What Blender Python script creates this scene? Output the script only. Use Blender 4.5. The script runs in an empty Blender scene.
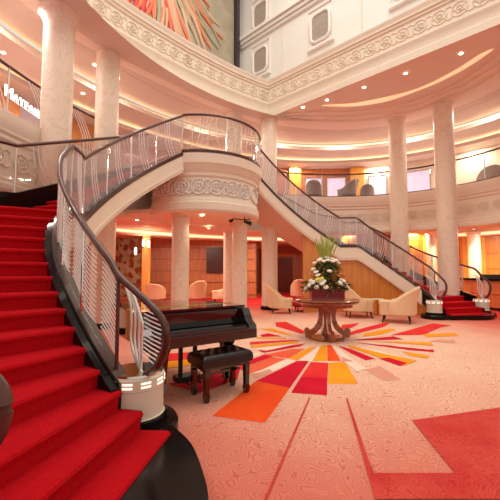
import bpy, bmesh, math, random
from mathutils import Vector, Matrix
random.seed(7)
PI = math.pi
C = bpy.context.scene.collection
R = math.radians
S, CO = math.sin, math.cos

# ------------------------------------------------------------------ camera frame
F, HOR, HC, CX, CY, AX = 333.0, 269.8, 1.36, 1.527, 6.677, 136.934
TH = math.atan((HOR - 250) / F); ROT = -R(AX - 90)
def loc(X, Y):
    x, y = X - CX, Y - CY
    return (x * CO(ROT) - y * S(ROT), x * S(ROT) + y * CO(ROT))
def ray(px, py):
    u = (px - 250) / F; v = (250 - py) / F
    return u, CO(TH) - v * S(TH), S(TH) + v * CO(TH)
def atz(px, py, z=0.0):
    u, Y, Z = ray(px, py); t = (z - HC) / Z; p = loc(u * t, Y * t)
    return (p[0], p[1])
def aty(px, py, y0):
    u, Y, Z = ray(px, py); c = loc(0, 0); d = loc(u, Y); dx, dy = d[0] - c[0], d[1] - c[1]
    t = (y0 - c[1]) / dy; return (c[0] + dx * t, HC + Z * t)
def atx(px, py, x0):
    u, Y, Z = ray(px, py); c = loc(0, 0); d = loc(u, Y); dx, dy = d[0] - c[0], d[1] - c[1]
    t = (x0 - c[0]) / dx; return (c[1] + dy * t, HC + Z * t)
def atd(px, py, D):
    u, Y, Z = ray(px, py); t = D / Y; p = loc(u * t, Y * t); return (p[0], p[1], HC + Z * t)

# ------------------------------------------------------------------ materials
def lin(c):
    return tuple((v / 12.92 if v <= .04045 else ((v + .055) / 1.055) ** 2.4) for v in c)
def hexc(h):
    return lin(tuple(int(h[i:i + 2], 16) / 255 for i in (0, 2, 4)))
MATS = {}
def mat(name, h, rough=.5, metal=0., emit=0., emith=None, noise=0., nscale=8., h2=None, bump=0., bscale=60., coat=0., spec=.5):
    m = bpy.data.materials.new(name); m.use_nodes = True
    nt = m.node_tree; N = nt.nodes; L = nt.links; b = N['Principled BSDF']
    c = hexc(h); b.inputs['Base Color'].default_value = (*c, 1)
    b.inputs['Roughness'].default_value = rough; b.inputs['Metallic'].default_value = metal
    b.inputs['Coat Weight'].default_value = coat; b.inputs['Specular IOR Level'].default_value = spec
    if noise > 0 or h2:
        tc = N.new('ShaderNodeTexCoord'); nz = N.new('ShaderNodeTexNoise')
        nz.inputs['Scale'].default_value = nscale; nz.inputs['Detail'].default_value = 6
        nz.inputs['Roughness'].default_value = .6
        L.new(tc.outputs['Object'], nz.inputs['Vector'])
        rp = N.new('ShaderNodeValToRGB'); c2 = hexc(h2) if h2 else tuple(v * (1 - noise) for v in c)
        rp.color_ramp.elements[0].position = .35; rp.color_ramp.elements[1].position = .65
        rp.color_ramp.elements[0].color = (*c2, 1); rp.color_ramp.elements[1].color = (*c, 1)
        L.new(nz.outputs['Fac'], rp.inputs['Fac']); L.new(rp.outputs['Color'], b.inputs['Base Color'])
    if bump > 0:
        tc = N.new('ShaderNodeTexCoord'); nz = N.new('ShaderNodeTexNoise'); nz.inputs['Scale'].default_value = bscale
        L.new(tc.outputs['Object'], nz.inputs['Vector'])
        bp = N.new('ShaderNodeBump'); bp.inputs['Strength'].default_value = bump; bp.inputs['Distance'].default_value = .01
        L.new(nz.outputs['Fac'], bp.inputs['Height']); L.new(bp.outputs['Normal'], b.inputs['Normal'])
    if emit > 0:
        b.inputs['Emission Color'].default_value = (*hexc(emith or h), 1); b.inputs['Emission Strength'].default_value = emit
    MATS[name] = m; return m
def glassmat(name, tint, refl=.08, milk=0.0, milkc='FFFFFF'):
    m = bpy.data.materials.new(name); m.use_nodes = True; nt = m.node_tree; N = nt.nodes; L = nt.links; N.clear()
    o = N.new('ShaderNodeOutputMaterial'); t = N.new('ShaderNodeBsdfTransparent'); g = N.new('ShaderNodeBsdfGlossy')
    t.inputs['Color'].default_value = (*hexc(tint), 1); g.inputs['Roughness'].default_value = .03
    lw = N.new('ShaderNodeLayerWeight'); lw.inputs['Blend'].default_value = .5
    pw = N.new('ShaderNodeMath'); pw.operation = 'POWER'; L.new(lw.outputs['Facing'], pw.inputs[0]); pw.inputs[1].default_value = 4
    fr = N.new('ShaderNodeMath'); fr.operation = 'MULTIPLY_ADD'; L.new(pw.outputs[0], fr.inputs[0]); fr.inputs[1].default_value = .45; fr.inputs[2].default_value = .035
    mx = N.new('ShaderNodeMixShader'); L.new(fr.outputs[0], mx.inputs[0]); L.new(t.outputs[0], mx.inputs[1]); L.new(g.outputs[0], mx.inputs[2])
    last = mx
    if milk > 0:
        d = N.new('ShaderNodeBsdfDiffuse'); d.inputs['Color'].default_value = (*hexc(milkc), 1)
        m2 = N.new('ShaderNodeMixShader'); m2.inputs[0].default_value = milk
        L.new(mx.outputs[0], m2.inputs[1]); L.new(d.outputs[0], m2.inputs[2]); last = m2
    L.new(last.outputs[0], o.inputs[0]); MATS[name] = m; return m
def marble(name, h1, h2, h3, scale=2.2):
    m = bpy.data.materials.new(name); m.use_nodes = True; nt = m.node_tree; N = nt.nodes; L = nt.links; b = N['Principled BSDF']
    tc = N.new('ShaderNodeTexCoord'); n1 = N.new('ShaderNodeTexNoise'); n1.inputs['Scale'].default_value = scale
    n1.inputs['Detail'].default_value = 8; n1.inputs['Distortion'].default_value = 1.2
    L.new(tc.outputs['Object'], n1.inputs['Vector'])
    rp = N.new('ShaderNodeValToRGB'); e = rp.color_ramp.elements
    e[0].position = .3; e[0].color = (*hexc(h2), 1); e[1].position = .6; e[1].color = (*hexc(h1), 1)
    k = e.new(.47); k.color = (*hexc(h1), 1); k = e.new(.50); k.color = (*hexc(h3), 1); k = e.new(.53); k.color = (*hexc(h1), 1)
    L.new(n1.outputs['Fac'], rp.inputs['Fac']); L.new(rp.outputs['Color'], b.inputs['Base Color'])
    b.inputs['Roughness'].default_value = .42; MATS[name] = m; return m
def woodmat(name, h1, h2, scale=3., rough=.3, lines=0., coat=.3, axis='Z'):
    m = bpy.data.materials.new(name); m.use_nodes = True; nt = m.node_tree; N = nt.nodes; L = nt.links; b = N['Principled BSDF']
    tc = N.new('ShaderNodeTexCoord'); mp = N.new('ShaderNodeMapping'); mp.inputs['Scale'].default_value = (8, 8, 1) if axis == 'Z' else (1, 8, 8)
    L.new(tc.outputs['Object'], mp.inputs['Vector']); n1 = N.new('ShaderNodeTexNoise'); n1.inputs['Scale'].default_value = scale
    n1.inputs['Detail'].default_value = 5; L.new(mp.outputs[0], n1.inputs['Vector'])
    rp = N.new('ShaderNodeValToRGB'); e = rp.color_ramp.elements
    e[0].position = .3; e[0].color = (*hexc(h2), 1); e[1].position = .7; e[1].color = (*hexc(h1), 1)
    L.new(n1.outputs['Fac'], rp.inputs['Fac'])
    out = rp.outputs['Color']
    L.new(out, b.inputs['Base Color']); b.inputs['Roughness'].default_value = rough; b.inputs['Coat Weight'].default_value = coat
    MATS[name] = m; return m

plaster = mat('plaster', 'EADBC8', .6, noise=.04, nscale=3)
plaster_pink = mat('plaster_pink', 'E8D4BE', .6)
plaster_white = mat('plaster_white', 'E6E2DC', .6)
ceil_m = mat('ceiling_paint', 'DCC8B6', .65)
ceil_low = mat('ceiling_low_paint', 'F0DCC6', .65)
marb = marble('column_marble', 'EAD8C4', 'E4D0BA', 'DEC8B0')
granite = mat('black_granite', '070505', .18, noise=.1, nscale=200, h2='1A1412', spec=.22)
carpet_red = mat('stair_carpet', 'C60E1A', .95, noise=.1, nscale=60, h2='B00A16', bump=.6, bscale=220, spec=.1)
rail_m = woodmat('handrail_wood', '5E3028', '40201A', 2, .32, coat=.15)
shoe_m = mat('base_shoe_bronze', '4E3630', .3, .3)
chrome = mat('polished_chrome', 'E4DEDA', .12, 1.)
satin = mat('satin_steel', 'E6E0DC', .32, .55)
etch = mat('etched_white', 'F6F1F0', .5, emit=0)
glass = glassmat('clear_glass', 'F4F1EE')
glass_fr = glassmat('lightly_frosted_glass', 'F4EFEB', milk=.10, milkc='F4E6DC')
glass_milk = glassmat('milky_stair_glass', 'F4EFEB', milk=.20, milkc='E6E0E6')
cove = mat('cove_lamp', 'FFE9C8', .5, emit=1.5, emith='FFE2B8')
lampw = mat('lamp_white', 'FFF4E0', .5, emit=14, emith='FFEBCB')
slotlamp = mat('slot_lamp', 'FFF4E6', .5, emit=1.1, emith='FFF0DC')
black_lacquer = mat('piano_lacquer', '0E0506', .06, coat=1.)
leather = mat('black_leather', '140B0B', .28, bump=.3, bscale=40)
brass = mat('brass', 'C9963C', .25, 1.)
mat('dull_brass', '4A3218', .6)
ivory = mat('ivory_keys', 'EFE6D8', .3)
wood_red = woodmat('cherry_panel', 'C87C4C', 'B46A3E', 1.5, .35)
wood_dark = woodmat('mahogany', '7A3A26', '5E2818', 1.5, .3)
wood_gold = woodmat('honey_panel', 'D98A38', 'C27228', 1.5, .35)
wood_bright = woodmat('maple_panel', 'EBAA48', 'DB9434', 1.5, .35)
table_w = woodmat('table_wood', 'A4593A', '7C3A24', 2, .14, coat=.7, axis='X')
cream_fab = mat('cream_upholstery', 'EBC8A0', .8, noise=.05, nscale=30)
tan_fab = mat('tan_upholstery', 'D8AC84', .8, noise=.05, nscale=30)
grey_fab = mat('grey_upholstery', 'A08E86', .85)
darkleg = mat('dark_leg', '2A1610', .4)
red_fab = mat('red_upholstery', 'C01C24', .8)
pot_red = mat('red_planter_glaze', '7E1420', .2, coat=.6)
petal = mat('white_petals', 'F6F2E2', .7)
petal_y = mat('yellow_petals', 'E9DC55', .7)
leafm = mat('green_leaf', '2F4A1E', .6, noise=.3, nscale=30, h2='4E6A2C')
stemm = mat('pale_green_stem', 'A9B64C', .6, noise=.2, nscale=20)
drum_m = mat('newel_cream', 'D9CDBB', .4)
black_m = mat('matt_black', '0A0808', .5)
frame_m = mat('window_frame_white', 'F0E6E2', .5)
win_dark = mat('cabin_window_glass', 'A89A90', .15, noise=.15, nscale=6)
shop_glow = mat('shop_display', 'D8D0EC', .6, emit=.55, emith='CFC8EA', noise=.2, nscale=3)
shop_pale = mat('shop_wall', 'E6DAE6', .7)
sign_l = mat('lit_sign_letters', 'FFFFFF', .5, emit=6, emith='F6F4FF')

# ------------------------------------------------------------------ mesh builder
class MB:
    def __init__(s): s.v = []; s.f = []; s.m = []; s.cur = 0
    def add(s, vs, fs):
        o = len(s.v); s.v += [Vector(p) for p in vs]; s.f += [[i + o for i in f] for f in fs]; s.m += [s.cur] * len(fs); return s
    def box(s, c, d, rz=0, tilt=None):
        hx, hy, hz = d[0] / 2, d[1] / 2, d[2] / 2
        M_ = Matrix.Rotation(rz, 3, 'Z')
        if tilt is not None: M_ = M_ @ tilt
        vs = [Vector(c) + M_ @ Vector((a * hx, b * hy, e * hz)) for a in (-1, 1) for b in (-1, 1) for e in (-1, 1)]
        return s.add(vs, [(0, 1, 3, 2), (4, 6, 7, 5), (0, 4, 5, 1), (2, 3, 7, 6), (0, 2, 6, 4), (1, 5, 7, 3)])
    def prism(s, poly, z0, z1):
        n = len(poly); vs = [(p[0], p[1], z0) for p in poly] + [(p[0], p[1], z1) for p in poly]
        fs = [list(range(n))[::-1], list(range(n, 2 * n))] + [(i, (i + 1) % n, n + (i + 1) % n, n + i) for i in range(n)]
        return s.add(vs, fs)
    def extr(s, poly, org, ux, uy, nrm, t):      # extrude 2-D outline in any plane
        org, ux, uy, nrm = map(Vector, (org, ux, uy, nrm)); n = len(poly)
        a = [org + ux * p[0] + uy * p[1] - nrm * t / 2 for p in poly]; b = [p + nrm * t for p in a]
        return s.add(a + b, [list(range(n))[::-1], list(range(n, 2 * n))] + [(i, (i + 1) % n, n + (i + 1) % n, n + i) for i in range(n)])
    def tube(s, pts, r, n=8, closed=False, flat=1.0):
        pts = [Vector(p) for p in pts]; k = len(pts); rings = []; up = Vector((0, 0, 1))
        for i in range(k):
            if closed: t = pts[(i + 1) % k] - pts[i - 1]
            else: t = pts[min(i + 1, k - 1)] - pts[max(i - 1, 0)]
            t.normalize(); a = t.cross(up)
            if a.length < .05: a = t.cross(Vector((0, 1, 0))) if i == 0 else rings[-1][1]
            a.normalize(); b = a.cross(t); b.normalize()
            if rings and a.dot(rings[-1][1]) < 0: a = -a; b = -b
            rr = r[i] if isinstance(r, (list, tuple)) else r
            rings.append(([pts[i] + a * rr * CO(2 * PI * j / n) + b * rr * flat * S(2 * PI * j / n) for j in range(n)], a))
        vs = [v for q in rings for v in q[0]]; fs = []
        for i in range(k if closed else k - 1):
            o, o2 = i * n, ((i + 1) % k) * n
            fs += [(o + j, o + (j + 1) % n, o2 + (j + 1) % n, o2 + j) for j in range(n)]
        if not closed: fs += [list(range(n)), list(range((k - 1) * n, k * n))[::-1]]
        return s.add(vs, fs)
    def lathe(s, prof, c, n=32, a0=0, a1=2 * PI, cap=True):
        full = abs(a1 - a0 - 2 * PI) < 1e-6; m = n if full else n + 1; k = len(prof); vs = []
        for i in range(m):
            a = a0 + (a1 - a0) * i / n
            vs += [(c[0] + r * S(a), c[1] + r * CO(a), c[2] + z) for r, z in prof]
        fs = []
        for i in range(n):
            o, o2 = i * k, ((i + 1) % m) * k
            fs += [(o + j, o2 + j, o2 + j + 1, o + j + 1) for j in range(k - 1)]
        if cap and full:
            for j in (0, k - 1):
                if prof[j][0] > 1e-4: fs.append([i * k + j for i in range(m)])
        return s.add(vs, fs)
    def sweep(s, path, prof, closed=False, capends=True):
        # path of (x,y,z); prof of (offset to the left-hand horizontal normal, dz), closed outline
        k = len(path); n = len(prof); P = [Vector(p) for p in path]; vs = []
        for i in range(k):
            d1 = (P[i] - P[i - 1]) if (i > 0 or closed) else (P[1] - P[0])
            d2 = (P[(i + 1) % k] - P[i]) if (i < k - 1 or closed) else d1
            d1 = Vector((d1.x, d1.y)).normalized() if Vector((d1.x, d1.y)).length > 1e-6 else Vector((1, 0))
            d2 = Vector((d2.x, d2.y)).normalized() if Vector((d2.x, d2.y)).length > 1e-6 else d1
            n1 = Vector((-d1.y, d1.x)); n2 = Vector((-d2.y, d2.x)); m = n1 + n2
            m = m.normalized() if m.length > .2 else n1
            sc = 1 / max(.5, m.dot(n1))
            vs += [(P[i].x + m.x * o * sc, P[i].y + m.y * o * sc, P[i].z + z) for o, z in prof]
        fs = []
        for i in range(k if closed else k - 1):
            a, b = i * n, ((i + 1) % k) * n
            fs += [(a + j, a + (j + 1) % n, b + (j + 1) % n, b + j) for j in range(n)]
        if not closed and capends: fs += [list(range(n)), list(range((k - 1) * n, k * n))[::-1]]
        return s.add(vs, fs)
    def ball(s, c, r, n=10, m=7, sc=(1, 1, 1)):
        vs = []; fs = []
        for i in range(m + 1):
            a = PI * i / m
            for j in range(n):
                b = 2 * PI * j / n; vs.append((c[0] + r * sc[0] * S(a) * CO(b), c[1] + r * sc[1] * S(a) * S(b), c[2] + r * sc[2] * CO(a)))
        for i in range(m):
            for j in range(n): fs.append((i * n + j, i * n + (j + 1) % n, (i + 1) * n + (j + 1) % n, (i + 1) * n + j))
        return s.add(vs, fs)
    def ribbon(s, pts, th):     # pts of (x,y,zb,zt): an upright sheet of thickness th
        k = len(pts); vs = []
        for i in range(k):
            a = pts[max(i - 1, 0)]; b = pts[min(i + 1, k - 1)]
            d = Vector((b[0] - a[0], b[1] - a[1])).normalized(); nx, ny = -d.y * th / 2, d.x * th / 2
            x, y, zb, zt = pts[i]
            vs += [(x + nx, y + ny, zb), (x - nx, y - ny, zb), (x - nx, y - ny, zt), (x + nx, y + ny, zt)]
        fs = [(i * 4 + j, i * 4 + (j + 1) % 4, i * 4 + 4 + (j + 1) % 4, i * 4 + 4 + j) for i in range(k - 1) for j in range(4)]
        fs += [(0, 1, 2, 3), tuple(range(4 * k - 4, 4 * k))[::-1]]
        return s.add(vs, fs)
    def build(s, name, mats, parent=None, smooth=True, merge=False):
        me = bpy.data.meshes.new(name)
        pw = Vector((0, 0, 0)); q = parent
        while q is not None: pw += q.location; q = q.parent
        vs = [v - pw for v in s.v]
        if parent is not None or True:
            lo = Vector([min(v[i] for v in vs) for i in range(3)]); hi = Vector([max(v[i] for v in vs) for i in range(3)])
            cen = (lo + hi) / 2
            if parent is None: cen.z = lo.z
        vs = [v - cen for v in vs]
        me.from_pydata([tuple(v) for v in vs], [], [tuple(f) for f in s.f])
        if not isinstance(mats, (list, tuple)): mats = [mats]
        for m_ in mats: me.materials.append(m_)
        for p, i in zip(me.polygons, s.m): p.material_index = i
        bm = bmesh.new(); bm.from_mesh(me)
        if merge: bmesh.ops.remove_doubles(bm, verts=bm.verts, dist=1e-5)
        bmesh.ops.recalc_face_normals(bm, faces=bm.faces)
        bm.to_mesh(me); bm.free()
        if smooth:
            for p in me.polygons: p.use_smooth = True
            try: me.set_sharp_from_angle(angle=R(38))
            except Exception: pass
        o = bpy.data.objects.new(name, me); o.location = cen; C.objects.link(o)
        if parent is not None: o.parent = parent
        return o
def thing(name, label, cat, at=(0, 0, 0), rz=0, group=None):
    o = bpy.data.objects.new(name, None); o.location = at; o.rotation_euler = (0, 0, rz); o.empty_display_size = .1
    C.objects.link(o); return tag(o, label, cat, group)
def tag(o, label, cat, group=None, kind=None):
    o['label'] = label; o['category'] = cat
    if group: o['group'] = group
    if kind: o['kind'] = kind
    return o
def struct(o):
    o['kind'] = 'structure'; return o
def copy_tree(o, parent=None):
    c = o.copy(); C.objects.link(c); c.parent = parent
    for ch in list(o.children): copy_tree(ch, c)
    return c
def smoothpath(pts, n=6):     # Catmull-Rom
    P = [Vector(p) for p in pts]; out = []
    for i in range(len(P) - 1):
        p0 = P[max(i - 1, 0)]; p1 = P[i]; p2 = P[i + 1]; p3 = P[min(i + 2, len(P) - 1)]
        for j in range(n):
            t = j / n
            out.append(.5 * ((2 * p1) + (-p0 + p2) * t + (2 * p0 - 5 * p1 + 4 * p2 - p3) * t * t + (-p0 + 3 * p1 - 3 * p2 + p3) * t ** 3))
    out.append(P[-1]); return out
def resample(pts, step):
    P = [Vector(p) for p in pts]; out = [P[0]]; acc = 0
    L = sum((P[i + 1] - P[i]).length for i in range(len(P) - 1)); n = max(1, round(L / step)); st = L / n; nxt = st; run = 0
    for i in range(len(P) - 1):
        d = (P[i + 1] - P[i]).length
        while nxt <= run + d + 1e-6 and len(out) < n:
            out.append(P[i].lerp(P[i + 1], (nxt - run) / d)); nxt += st
        run += d
    out.append(P[-1]); return out

ZT, ZL, HR = 4.16, 2.15, .1435
def ell(ang, off=0, cy=-.3, a=6.9, b=5.4):
    t = R(ang); return ((a + off) * S(t), cy + (b + off) * CO(t))
def frange(a, b, n): return [a + (b - a) * i / n for i in range(n + 1)]

# ------------------------------------------------------------------ floor / carpet
SWS, SWM = 6.5, 95
def carpet_material():
    m = bpy.data.materials.new('swirl_carpet'); m.use_nodes = True; nt = m.node_tree; N = nt.nodes; L = nt.links; b = N['Principled BSDF']
    g = N.new('ShaderNodeNewGeometry'); sx = N.new('ShaderNodeSeparateXYZ'); L.new(g.outputs['Position'], sx.inputs[0])
    cb = N.new('ShaderNodeCombineXYZ'); L.new(sx.outputs[0], cb.inputs[0]); L.new(sx.outputs[1], cb.inputs[1])
    ln = N.new('ShaderNodeVectorMath'); ln.operation = 'LENGTH'; L.new(cb.outputs[0], ln.inputs[0])
    nz = N.new('ShaderNodeTexNoise'); nz.inputs['Scale'].default_value = .9; nz.inputs['Detail'].default_value = 5
    L.new(cb.outputs[0], nz.inputs['Vector'])
    ad = N.new('ShaderNodeMath'); ad.operation = 'MULTIPLY_ADD'; L.new(nz.outputs['Fac'], ad.inputs[0]); ad.inputs[1].default_value = 1.6
    L.new(ln.outputs['Value'], ad.inputs[2])
    mr = N.new('ShaderNodeMapRange'); L.new(ad.outputs[0], mr.inputs[0]); mr.inputs[1].default_value = 0; mr.inputs[2].default_value = 10
    rp = N.new('ShaderNodeValToRGB'); e = rp.color_ramp.elements
    e[0].position = .27; e[0].color = (*hexc('F0C8AE'), 1); e[1].position = 1.; e[1].color = (*hexc('CC1E26'), 1)
    k = e.new(.42); k.color = (*hexc('E4AC94'), 1); k = e.new(.52); k.color = (*hexc('D88470'), 1); k = e.new(.62); k.color = (*hexc('CE6052'), 1); k = e.new(.74); k.color = (*hexc('C02E2C'), 1)
    L.new(mr.outputs[0], rp.inputs[0])
    # contour-like swirl lines woven into the pile
    n2 = N.new('ShaderNodeTexNoise'); n2.inputs['Scale'].default_value = SWS; n2.inputs['Detail'].default_value = .5; L.new(cb.outputs[0], n2.inputs['Vector'])
    mu = N.new('ShaderNodeMath'); mu.operation = 'MULTIPLY'; L.new(n2.outputs['Fac'], mu.inputs[0]); mu.inputs[1].default_value = SWM
    sn = N.new('ShaderNodeMath'); sn.operation = 'SINE'; L.new(mu.outputs[0], sn.inputs[0])
    gt = N.new('ShaderNodeMapRange'); L.new(sn.outputs[0], gt.inputs[0]); gt.inputs[1].default_value = .35; gt.inputs[2].default_value = 1; gt.inputs[3].default_value = 0; gt.inputs[4].default_value = .55
    mx = N.new('ShaderNodeMix'); mx.data_type = 'RGBA'; L.new(gt.outputs[0], mx.inputs[0]); L.new(rp.outputs[0], mx.inputs[6])
    mx.inputs[7].default_value = (*hexc('B8463E'), 1)
    L.new(mx.outputs[2], b.inputs['Base Color']); b.inputs['Roughness'].default_value = .95; b.inputs['Specular IOR Level'].default_value = .1
    bp = N.new('ShaderNodeBump'); bp.inputs['Strength'].default_value = .25; bp.inputs['Distance'].default_value = .01
    n3 = N.new('ShaderNodeTexNoise'); n3.inputs['Scale'].default_value = 140; L.new(cb.outputs[0], n3.inputs['Vector'])
    L.new(n3.outputs[0], bp.inputs['Height']); L.new(bp.outputs[0], b.inputs['Normal'])
    return m
car = carpet_material()
def pile(name, h, h2, swirl=False):
    m = mat(name, h, .95, noise=.1, nscale=2.5, h2=h2, spec=.1)
    if swirl:
        nt = m.node_tree; N = nt.nodes; L = nt.links; b = N['Principled BSDF']; src = b.inputs['Base Color'].links[0].from_socket
        g = N.new('ShaderNodeNewGeometry'); n2 = N.new('ShaderNodeTexNoise'); n2.inputs['Scale'].default_value = SWS; n2.inputs['Detail'].default_value = .5
        L.new(g.outputs['Position'], n2.inputs['Vector']); mu = N.new('ShaderNodeMath'); mu.operation = 'MULTIPLY'; L.new(n2.outputs['Fac'], mu.inputs[0]); mu.inputs[1].default_value = SWM
        sn = N.new('ShaderNodeMath'); sn.operation = 'SINE'; L.new(mu.outputs[0], sn.inputs[0])
        gt = N.new('ShaderNodeMapRange'); L.new(sn.outputs[0], gt.inputs[0]); gt.inputs[1].default_value = .2; gt.inputs[2].default_value = 1; gt.inputs[3].default_value = 0; gt.inputs[4].default_value = .5
        mx = N.new('ShaderNodeMix'); mx.data_type = 'RGBA'; L.new(gt.outputs[0], mx.inputs[0]); L.new(src, mx.inputs[6]); mx.inputs[7].default_value = (*hexc('9E2A26'), 1)
        L.new(mx.outputs[2], b.inputs['Base Color'])
    return m
PC = {'red': pile('carpet_red', 'DC2A30', 'E23B36'), 'crim': pile('carpet_crimson', 'C8102C', 'D21A34'), 'or': pile('carpet_orange', 'EE5A22', 'E8481E'),
      'yel': pile('carpet_amber', 'F0A01E', 'EC9228'), 'tan': pile('carpet_tan', 'DCA08C', 'D8927E'), 'sal': pile('carpet_salmon', 'EC6A4C', 'E8583E'),
      'cream': pile('carpet_cream', 'F6DCC6', 'F2D0BA'), 'coral': pile('carpet_coral', 'C83A34', 'D25248', True), 'pink': pile('carpet_pink', 'EAA796', 'E69C8A')}
keys = list(PC); fl = MB()
fl.add([(-22, -16, 0), (24, -16, 0), (24, 20, 0), (-22, 20, 0), (-22, -16, -.2), (24, -16, -.2), (24, 20, -.2), (-22, 20, -.2)],
       [(0, 1, 2, 3), (7, 6, 5, 4), (0, 4, 5, 1), (1, 5, 6, 2), (2, 6, 7, 3), (3, 7, 4, 0)])
patches = [
 ('or', [(212,416),(265,423),(290,388),(256,381)]), ('crim', [(256,381),(290,388),(309,361),(297,361)]),
 ('crim', [(291,393),(327,395.5),(327.5,378),(301,377)]), ('red', [(301,377),(327.5,378),(328.5,363),(311,362)]),
 ('yel', [(328,384),(358,384),(345,362),(329,363)]), ('yel', [(313,361),(327,361),(326.8,345),(321,346)]),
 ('or', [(327.5,361),(341,361),(331,345),(327.2,345)]), ('yel', [(288,358.5),(297,360.5),(317,347),(309,348)]),
 ('cream', [(299,360.5),(312,361.5),(320,347),(317,347.5)]), ('tan', [(365,370),(384,381),(401,380),(380,366)]),
 ('cream', [(250,374),(275,371),(296,361),(287,359)]), ('tan', [(250,375),(256,379),(273,373),(270,369)]),
 ('sal', [(243,376),(262,370),(286,359),(272,357),(246,367)]), ('crim', [(245,362),(266,354),(273,356.5),(246,366.5)]),
 ('sal', [(264,355),(288,358.5),(305,349),(292,349)]), ('cream', [(242,357),(258,352),(262,354),(244,361)]),
 ('crim', [(258,350.5),(306,343.5),(300,346.5),(264,353)]), ('yel', [(250,345.5),(300,341.2),(297,343.3),(252,348)]),
 ('red', [(250,342),(290,340),(302,340.6),(250,344.8)]), ('crim', [(260,335.3),(268,333.3),(282,336.5),(262,337)]),
 ('yel', [(256,337.4),(285,338),(287,339.2),(257,339)]), ('yel', [(259,328.8),(272,328.6),(293,335),(287,335)]),
 ('red', [(275,322.5),(286,321.8),(307,332.5),(302,334),(276,326.5)]), ('cream', [(252,348.8),(262,348),(300,343.6),(266,351)]),
 ('red', [(342,325),(360,323),(352,328),(340,330)]), ('red', [(345,334),(357,330),(383,323),(390,323),(384,327),(360,333),(347,336)]),
 ('yel', [(365,333.5),(390,328.5),(396,330),(380,335),(362,337)]), ('red', [(390,335.5),(433,323.5),(452,325.5),(440,327.8),(424,335)]),
 ('yel', [(421,334.5),(455,333),(459,336),(428,337.2)]), ('crim', [(352,340.3),(394,336.5),(403,339.5),(372,340.4)]),
 ('yel', [(400,341.8),(431,342.8),(434,346),(372,341.5)]), ('crim', [(354,342.6),(434,350),(434,352.3),(412,350.5)]),
 ('yel', [(402,351.5),(430,356),(427,358.5),(410,356)]), ('yel', [(348,345),(417,361),(404,366),(350,348)]),
 ('crim', [(379,358.8),(389,358),(408,363.5),(400,366.3)]), ('crim', [(338,346),(350,349),(375,359),(366,360.5),(350,353)]),
 ('tan', [(438,339.8),(455,340),(456,343.5),(430,341.5)]), ('cream', [(356,347.5),(402,358),(396,356),(380,351)]),
 ('cream', [(344,362),(357,372),(366,369),(336,347),(332,346)]), ('tan', [(341,357),(352,361),(354,362),(343,362)]),
 ('cream', [(400,347),(430,350),(428,349),(380,344)]), ('cream', [(358,338),(392,334.5),(366,338.8),(356,339.4)]),
 ('crim', [(169,384.5),(190,375),(240,370),(237,380),(199,393.5)]), ('red', [(164,362),(165,354),(200,352),(200,358)]),
 ('yel', [(165,369),(166,362),(200,358.5),(204,364)]), ('red', [(204,364),(200,358),(243,352),(245,360)]),
 ('red', [(200,372),(204,366),(248,361),(246,370)]),
 # broad darker radial bands of the pile away from the centre
 ('coral', [(369,474),(455,474),(412,421),(500,408),(500,500),(380,500)]), ('coral', [(346,399),(347.5,399),(374,476),(380,500),(375,500)]),
 ('coral', [(267,500),(264,500),(309,398),(310.5,398)]),]
lay = 0
for nm, poly in patches:
    fl.cur = 1 + keys.index(nm); lay += 1; z = .0015 + .00012 * lay
    pts = [atz(px, py, 0) for px, py in poly]
    ar = sum(pts[i][0] * pts[(i + 1) % len(pts)][1] - pts[(i + 1) % len(pts)][0] * pts[i][1] for i in range(len(pts)))
    if ar < 0: pts = pts[::-1]
    fl.add([(x, y, z) for x, y in pts], [list(range(len(pts)))])
flo = struct(fl.build('floor', [car] + [PC[k] for k in keys], smooth=False))

# ------------------------------------------------------------------ lower deck walls
def wallseg(name, pts, z0, z1, m, th=.15):
    w = MB(); w.ribbon([(x, y, z0, z1) for x, y in pts], th); return struct(w.build(name, m, smooth=False))
wl = [(-9, 9.5), (-1.2, 12.1), (1.13, 11.17)]
wallseg('wall_back', wl, 0, 3.2, wood_red)
wallseg('wall_back_panelled', [(1.13, 11.17), (4.26, 9.38), (6.08, 7.44), (6.9, 7.9)], 0, 3.2, wood_red)
wallseg('wall_corridor', [(9.2, 11.2), (9.9, 9.7), (12.6, 6.9)], 0, 3.2, wood_red)
wallseg('wall_right', [(12.6, 6.9), (8.9, 4.9), (7.3, 2.75), (7.7, 1.6), (9.4, .9), (10.2, -.4), (10.4, -3.2), (8.8, -7)], 0, 3.2, wood_gold)
# horizontal shadow joints of the panels, as raised battens
def battens(name, pts, zs, m, off=.085, hh=.02):
    w = MB()
    for z in zs: w.sweep([(x, y, z) for x, y in pts], [(-off - .012, 0), (-off + .004, 0), (-off + .004, hh), (-off - .012, hh)])
    return struct(w.build(name, m, smooth=False))
battens('trim_1', [(1.13, 11.17), (4.26, 9.38), (6.08, 7.44)], (.15, .75, 1.3, 1.85, 2.4), wood_dark)
battens('trim_2', [(8.9, 4.9), (7.3, 2.75), (7.7, 1.6), (9.4, .9), (10.2, -.4), (10.4, -3.2), (8.8, -7)], (.15, .8, 1.4, 2.0, 2.6), wood_red)
wm = MB()
for t in (.28, .52): # dark openings in the panelled wall, with white-wine shelving niche
    pass
nx, ny = 4.9, 8.55
def onseg(p, q, t): return (p[0] + (q[0] - p[0]) * t, p[1] + (q[1] - p[1]) * t)
def panel_on(p, q, t0, t1, z0, z1, th, off, m, name, struc=True, frame=None):
    a = onseg(p, q, t0); b = onseg(p, q, t1); d = Vector((q[0] - p[0], q[1] - p[1])).normalized(); n = Vector((d.y, -d.x)) * off
    w = MB(); w.ribbon([(a[0] + n.x, a[1] + n.y, z0, z1), (b[0] + n.x, b[1] + n.y, z0, z1)], th)
    o = w.build(name, m, smooth=False)
    return struct(o) if struc else o
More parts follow.
